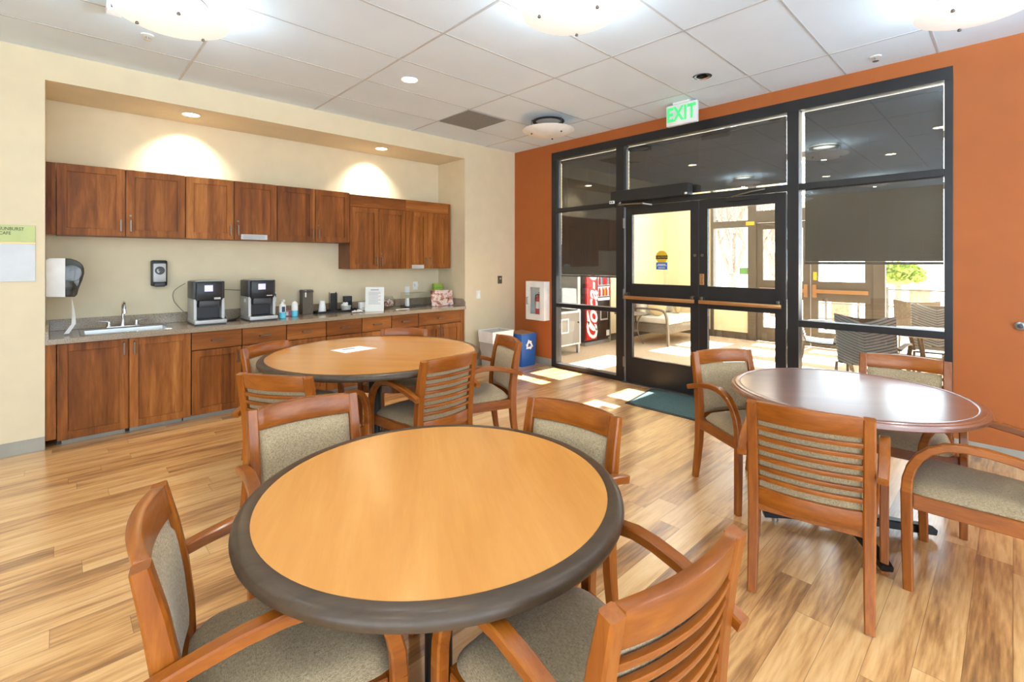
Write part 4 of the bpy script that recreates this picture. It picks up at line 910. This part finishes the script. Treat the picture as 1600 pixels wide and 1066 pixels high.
# vending machines
o = thing('snack_machine', 'grey snack machine on legs with a small hatch, far left beyond the glass', 'vending machine', (5.8, 5.25, 0))
MB().bx(-0.36, 0.36, -0.4, 0.4, 0.15, 0.68).build('lower_case', M['vent'], o, bevel=0.004)
MB().bx(-0.36, -0.33, -0.4, 0.4, 0.68, 1.75).bx(0.29, 0.36, -0.4, 0.4, 0.68, 1.75).bx(-0.33, 0.29, 0.36, 0.4, 0.68, 1.75).bx(-0.36, 0.36, -0.4, 0.4, 1.75, 1.82).build('upper_case', M['silver'], o, bevel=0.004)
MB().bx(-0.33, 0.29, -0.39, -0.384, 0.7, 1.75).build('display_pane', M['glass'], o, smooth=False)
MB().bx(-0.2, -0.02, 0.2, 0.3, 0.7, 1.5).build('poster', M['teal'], o); MB().bx(0.03, 0.2, 0.2, 0.3, 0.7, 1.4).build('shelf_stack', M['cushion'], o)
frame_xz = MB().bx(-0.135, 0.055, -0.412, -0.4, 0.35, 0.37).bx(-0.135, 0.055, -0.412, -0.4, 0.56, 0.58).bx(-0.135, -0.115, -0.412, -0.4, 0.37, 0.56).bx(0.035, 0.055, -0.412, -0.4, 0.37, 0.56)
frame_xz.build('hatch', M['white'], o, bevel=0.002); MB().lathe([(0.012, -0.02), (0.012, 0.0)], 0.3, -0.4, 0.5, 14, 'y').build('lock', M['black'], o)
MB().bx(-0.36, 0.36, -0.405, -0.4, 0.15, 0.17).bx(-0.36, 0.36, -0.405, -0.4, 0.66, 0.69).bx(0.335, 0.36, -0.405, -0.4, 0.17, 0.66).build('edge_trim', M['white'], o)
for sx in (-1, 1):
    for sy in (-1, 1): MB().bx(sx*0.335-0.022, sx*0.335+0.022, sy*0.37-0.022, sy*0.37+0.022, 0, 0.15).build('leg', M['silver'], o)
o = thing('drink_machine', 'red and black drink machine with white script lettering', 'vending machine', (7.02, 5.5, 0))
MB().bx(-0.36, 0.36, -0.34, 0.38, 0.06, 1.83).build('case', M['dkgrey'], o, bevel=0.006)
MB().bx(-0.36, 0.36, -0.36, 0.38, 0, 0.06).build('plinth', M['vent'], o)
rp = MB().bx(-0.35, -0.05, -0.39, -0.34, 0.1, 1.8).build('red_panel', M['red'], o, bevel=0.01)
text('Coca-Cola', 'script_lettering', M['paper'], rp, 0.42, (-0.185, -0.392, 0.98), (PI/2, -PI/2, 0), 0.002, shear=0.35, bold=0.008)
pts = smooth_path([(-0.34, -0.392, 0.62), (-0.29, -0.392, 0.42), (-0.17, -0.392, 0.30), (-0.06, -0.392, 0.27)])
MB().sweep(pts, [(0.004, 0.02+0.07*math.sin(PI*i/(len(pts)-1))) for i in range(len(pts))], (0, 1, 0)).build('white_swoosh', M['paper'], rp)
MB().bx(-0.04, 0.35, -0.38, -0.34, 0.1, 1.8).build('front_door', M['black'], o, bevel=0.008)
pw = MB().bx(-0.02, 0.33, -0.386, -0.38, 0.78, 1.75).build('product_window', M['litpanel'], o, smooth=False)
cols = [M['red'], M['paper'], M['teal'], M['yellowd']]
for i, z in enumerate((0.86, 1.06, 1.26)):
    for j in range(7): MB().lathe([(0.018, 0), (0.02, 0.02), (0.02, 0.1), (0.009, 0.14), (0.009, 0.155), (0.0001, 0.155)], 0.005+0.05*j, -0.4, z, 12).build('bottle_display', cols[(i+j) % 4] if j % 2 else M['red'], o)
MB().bx(-0.02, 0.33, -0.40, -0.384, 0.83, 0.85).bx(-0.02, 0.33, -0.4, -0.384, 1.03, 1.05).bx(-0.02, 0.33, -0.4, -0.384, 1.23, 1.25).build('display_shelf', M['dkgrey'], o)
pm = MB().bx(0.05, 0.28, -0.39, -0.38, 0.42, 0.66).build('payment_panel', M['silver'], o, bevel=0.004); MB().bx(0.07, 0.26, -0.393, -0.389, 0.45, 0.64).build('keypad', M['black'], pm)
MB().bx(0.24, 0.33, -0.385, -0.38, 0.13, 0.23).build('white_label', M['paper'], o)

# patio furniture
def cushion(x0, x1, y0, y1, z0, z1, bev): return MB().bx(x0, x1, y0, y1, z0, z1)
o = thing('wicker_loveseat', 'wicker loveseat with cream cushions beyond the left door', 'sofa', (8.35, 4.55, 0))
MB().bx(-0.62, 0.62, -0.38, 0.36, 0.2, 0.36).build('seat_base', M['rattan'], o, bevel=0.01)
MB().bx(-0.62, 0.62, 0.3, 0.38, 0.36, 0.86).build('back_frame', M['rattan'], o, bevel=0.02)
for s in (-1, 1):
    MB().sweep(smooth_path([(s*0.66, -0.42, 0), (s*0.65, -0.4, 0.3), (s*0.64, -0.36, 0.54), (s*0.64, -0.25, 0.62), (s*0.64, 0.1, 0.63), (s*0.64, 0.36, 0.62)], 5), (0.05, 0.035), (1, 0, 0)).build('armrest', M['rattan'], o)
    MB().sweep([(s*0.62, 0.36, 0), (s*0.62, 0.34, 0.3)], (0.04, 0.04), (1, 0, 0)).build('leg', M['rattan'], o)
    MB().bx(s*0.3-0.29, s*0.3+0.29, -0.4, 0.28, 0.36, 0.48).build('seat_cushion', M['cushion'], o, bevel=0.04, seg=3)
    MB().bx(s*0.3-0.28, s*0.3+0.28, 0.14, 0.3, 0.48, 0.88, rot=Matrix.Rotation(-0.15, 3, 'X')).build('back_cushion', M['cushion'], o, bevel=0.05, seg=3)
def pillow(label, x, y, z, rz, m):
    o = MB().ball((0, 0, 0), (0.19, 0.07, 0.17), 24); p = o.build('throw_pillow', m); p.location = (x, y, z); p.rotation_euler = (-0.25, 0, rz); tag(p, label, 'pillow', 'pillows on the loveseat')
pillow('tan throw pillow at the far end of the loveseat', 8.68, 4.5, 0.65, 0.4, M['tan']); pillow('tan throw pillow at the near end of the loveseat', 7.98, 4.52, 0.65, -0.5, M['tan'])
o = thing('side_table', 'small metal side table with curved legs beside the loveseat', 'side table', (7.42, 4.72, 0))
MB().lathe([(0.28, 0.545), (0.285, 0.555), (0.28, 0.565), (0.0001, 0.565)], k=36).build('top', M['rattan'], o); MB().lathe([(0.14, 0.25), (0.14, 0.262)], k=24).build('shelf', M['rattan'], o)
for i in range(3):
    a = 2*PI*i/3-0.6; c, s = math.cos(a), math.sin(a)
    MB().sweep(smooth_path([(0.25*c, 0.25*s, 0), (0.17*c, 0.17*s, 0.14), (0.13*c, 0.13*s, 0.28), (0.16*c, 0.16*s, 0.44), (0.24*c, 0.24*s, 0.55)], 5), (0.025, 0.018), (-s, c, 0)).build('leg', M['rattan'], o)
def patio_chair(label, x, y, ang, m, strap):
    o = thing('patio_chair', label, 'chair', (x, y, 0), math.radians(ang)-PI/2, 'patio chairs beyond the glass')
    w = 0.25
    def pt(u, v):
        xx = -w+2*w*u; z = 0.42+0.5*v; return (xx, -0.02-0.17*v-0.05*(1-(2*u-1)**2)+0.0, z+0.03*(2*u-1)**2*v)
    bm_ = MB(); bm_.grid(pt, 12, 10); bm_.grid(lambda u, v: (pt(u, v)[0], pt(u, v)[1]-0.012, pt(u, v)[2]), 12, 10)
    q = 13; N = 13*11; rim = [i for i in range(q)]+[j*q+12 for j in range(1, 11)]+[10*q+i for i in range(11, -1, -1)]+[j*q for j in range(9, 0, -1)]
    bm_.f += [(rim[i], rim[(i+1) % len(rim)], rim[(i+1) % len(rim)]+N, rim[i]+N) for i in range(len(rim))]
    bk = bm_.build('backrest', m, o)
    if strap:
        ss = MB()
        for i in range(17):
            v0 = -0.02+0.06*i
            for a, b_ in ((0.0, 0.5), (1.0, 0.5)):
                pp = []
                for t in range(5):
                    u = a+(b_-a)*t/4; v = v0+0.16*(1-abs(2*u-1)*1.0)*-1+0.1
                    if 0 <= v <= 1: P = pt(u, v); pp.append((P[0], P[1]+0.004, P[2]))
                if len(pp) > 1: ss.sweep(pp, (0.008, 0.02), (0, 1, 0))
                pp2 = [(p_[0], p_[1]-0.02, p_[2]) for p_ in pp]
                if len(pp2) > 1: ss.sweep(pp2, (0.008, 0.02), (0, 1, 0))
        ss.build('chevron_straps', M['meshl'], bk)
    MB().grid(lambda u, v: (-w+2*w*u, -0.03+0.48*v, 0.43-0.02*math.sin(PI*v)), 8, 8).grid(lambda u, v: (-w+2*w*u, -0.03+0.48*v, 0.415-0.02*math.sin(PI*v)), 8, 8).build('seat', m, o)
    for s in (-1, 1):
        MB().tube([(s*0.26, 0.45, 0.43), (s*0.265, 0.46, 0.22), (s*0.275, 0.5, 0.0)], 0.013, 10).build('leg', M['rattan'], o)
        MB().tube([(s*0.26, -0.04, 0.43), (s*0.265, -0.07, 0.22), (s*0.275, -0.14, 0.0)], 0.013, 10).build('leg', M['rattan'], o)
        MB().sweep(smooth_path([(s*0.26, -0.09, 0.62), (s*0.285, 0.05, 0.65), (s*0.295, 0.25, 0.645), (s*0.29, 0.38, 0.6), (s*0.265, 0.44, 0.44)], 5), (0.04, 0.022), (1, 0, 0)).build('armrest', m, o)
    return o
patio_chair('pale strapped patio chair just right of the door post', 7.42, 1.93, -75, M['meshl'], True)
patio_chair('dark patio chair with its back against the right bay', 5.98, 1.02, 0, M['meshd'], True)
patio_chair('patio chair with chevron straps facing us across the table', 7.75, 0.62, 190, M['meshd'], True)
patio_chair('brown solid backed patio chair near the outer window', 8.75, 0.92, 0, M['rattan'], False)
o = thing('patio_table', 'sunlit pale patio table between the patio chairs', 'table', (7.0, 0.6, 0))
MB().lathe([(0.5, 0.68), (0.51, 0.69), (0.5, 0.7), (0.0001, 0.7)], k=40).build('top', M['cushion'], o)
for i in range(4):
    a = PI/4+PI/2*i; c, s = math.cos(a), math.sin(a); MB().tube([(0.18*c, 0.18*s, 0.685), (0.12*c, 0.12*s, 0.35), (0.32*c, 0.32*s, 0.0)], 0.014, 10).build('leg', M['rattan'], o)

# ------------------------------------------------------------------ outdoors
struct(MB().bx(VX+0.1, 60, -40, 40, -0.3, -0.05).build('ground', M['concrete']))
o = thing('neighbour_house', 'blush sided house outside the left outer window', 'house', (17, 8.2, -0.05))
MB().bx(0, 6, -1.1, 6, 0, 2.9).build('wall', M['siding'], o)
sd = MB()
for i in range(14): sd.bx(-0.02, 0, -1.1, 6, 0.2*i, 0.2*i+0.17)
sd.build('siding_boards', M['siding'], o); up = MB().bx(0.05, 6, -1.1, 6, 2.9, 6).build('upper_wall', M['sidingy'], o)
bt = MB()
for i in range(24): bt.bx(0.02, 0.05, -1.1+0.3*i, -1.1+0.3*i+0.05, 2.9, 6)
bt.build('batten', M['sidingy'], up); MB().bx(-0.5, 0.05, -1.2, 3, 3.0, 3.1, rot=Matrix.Rotation(0.3, 3, 'Y')).build('awning', M['bronze2'], o)
MB().bx(-0.5, 6.5, -1.5, 6.5, 6, 6.15).build('roof', M['bronze2'], o)
def bare_tree(label, x, y, seed):
    R_ = random.Random(seed); o = thing('bare_tree', label, 'tree', (x, y, -0.05), 0, 'bare trees outside')
    MB().tube([(0, 0, 0), (0.02, 0, 0.6), (0.0, 0.03, 1.15)], 0.11, 10).build('trunk', M['bark'], o)
    br = MB()
    def grow(p, d, L, r, n):
        q = p+d*L; br.tube([p, (p+q)/2+Vector((R_.uniform(-1, 1), R_.uniform(-1, 1), 0))*L*0.06, q], r, 6)
        if n:
            for _ in range(3): grow(q, (d+Vector((R_.uniform(-.7, .7), R_.uniform(-.7, .7), R_.uniform(-0.1, .4)))).normalized(), L*R_.uniform(.6, .8), r*0.58, n-1)
    for i in range(4): a = i*1.6+R_.random(); grow(Vector((0, 0, 1.1)), Vector((0.35*math.cos(a), 0.35*math.sin(a), 1)).normalized(), 1.0, 0.06, 3)
    br.build('branches', M['bark'], o)
bare_tree('bare tree with a forked trunk outside the left outer window', 14.0, 5.55, 3); bare_tree('bare tree seen through the left outer door', 14.5, 4.6, 9)
o = thing('round_bush', 'yellow green round bush outside the right outer window', 'bush', (15.0, 1.95, 0.18))
lf = MB()
for i in range(900):
    a, e = random.uniform(0, 2*PI), math.asin(random.uniform(-0.5, 1)); rr = random.uniform(0.8, 1.0)
    c = 0.55*Vector((0.95*rr*math.cos(a)*math.cos(e), 0.95*rr*math.sin(a)*math.cos(e), 1.75+0.6*rr*math.sin(e))); t = Vector((random.uniform(-1, 1), random.uniform(-1, 1), random.uniform(-1, 1))).normalized(); s = t.cross(Vector((0.3, 0.5, 0.8))).normalized()
    lf.add([c-t*0.08, c+s*0.04, c+t*0.08, c-s*0.04], [(0, 1, 2, 3)])
lf.ball((0, 0, 0.96), (0.42, 0.42, 0.25), 20).build('foliage', M['leaf'], o); MB().lathe([(0.09, 0), (0.06, 0.85)], k=12).lathe([(0.09, -0.25), (0.09, 0.02)], k=12).build('stem', M['bark'], o)
o = thing('metal_railing', 'thin brown metal railing outside the outer doors', 'railing', (12.5, 1.9, -0.05))
for z in (0.25, 0.6, 0.95): MB().bx(-0.015, 0.015, -1.9, 1.6, z-0.015, z+0.015).build('rail', M['bronze2'], o)
for q in (-1.9, -1.0, -0.1, 0.4, 1.0, 1.6): MB().bx(-0.02, 0.02, q-0.02, q+0.02, 0, 1.0).build('post', M['bronze2'], o)
def pillar(label, x, y):
    o = thing('brick_pillar', label, 'pillar', (x, y, -0.05), 0, 'brick pillars outside'); MB().bx(-0.17, 0.17, -0.17, 0.17, 0, 0.95).build('shaft', M['brick'], o, bevel=0.005); MB().bx(-0.2, 0.2, -0.2, 0.2, 0.95, 1.0).build('cap', M['concrete'], o, bevel=0.004)
pillar('brick pillar seen through the right outer door', 13.2, 2.75); pillar('brick pillar behind the brown patio chair', 13.2, 1.35)
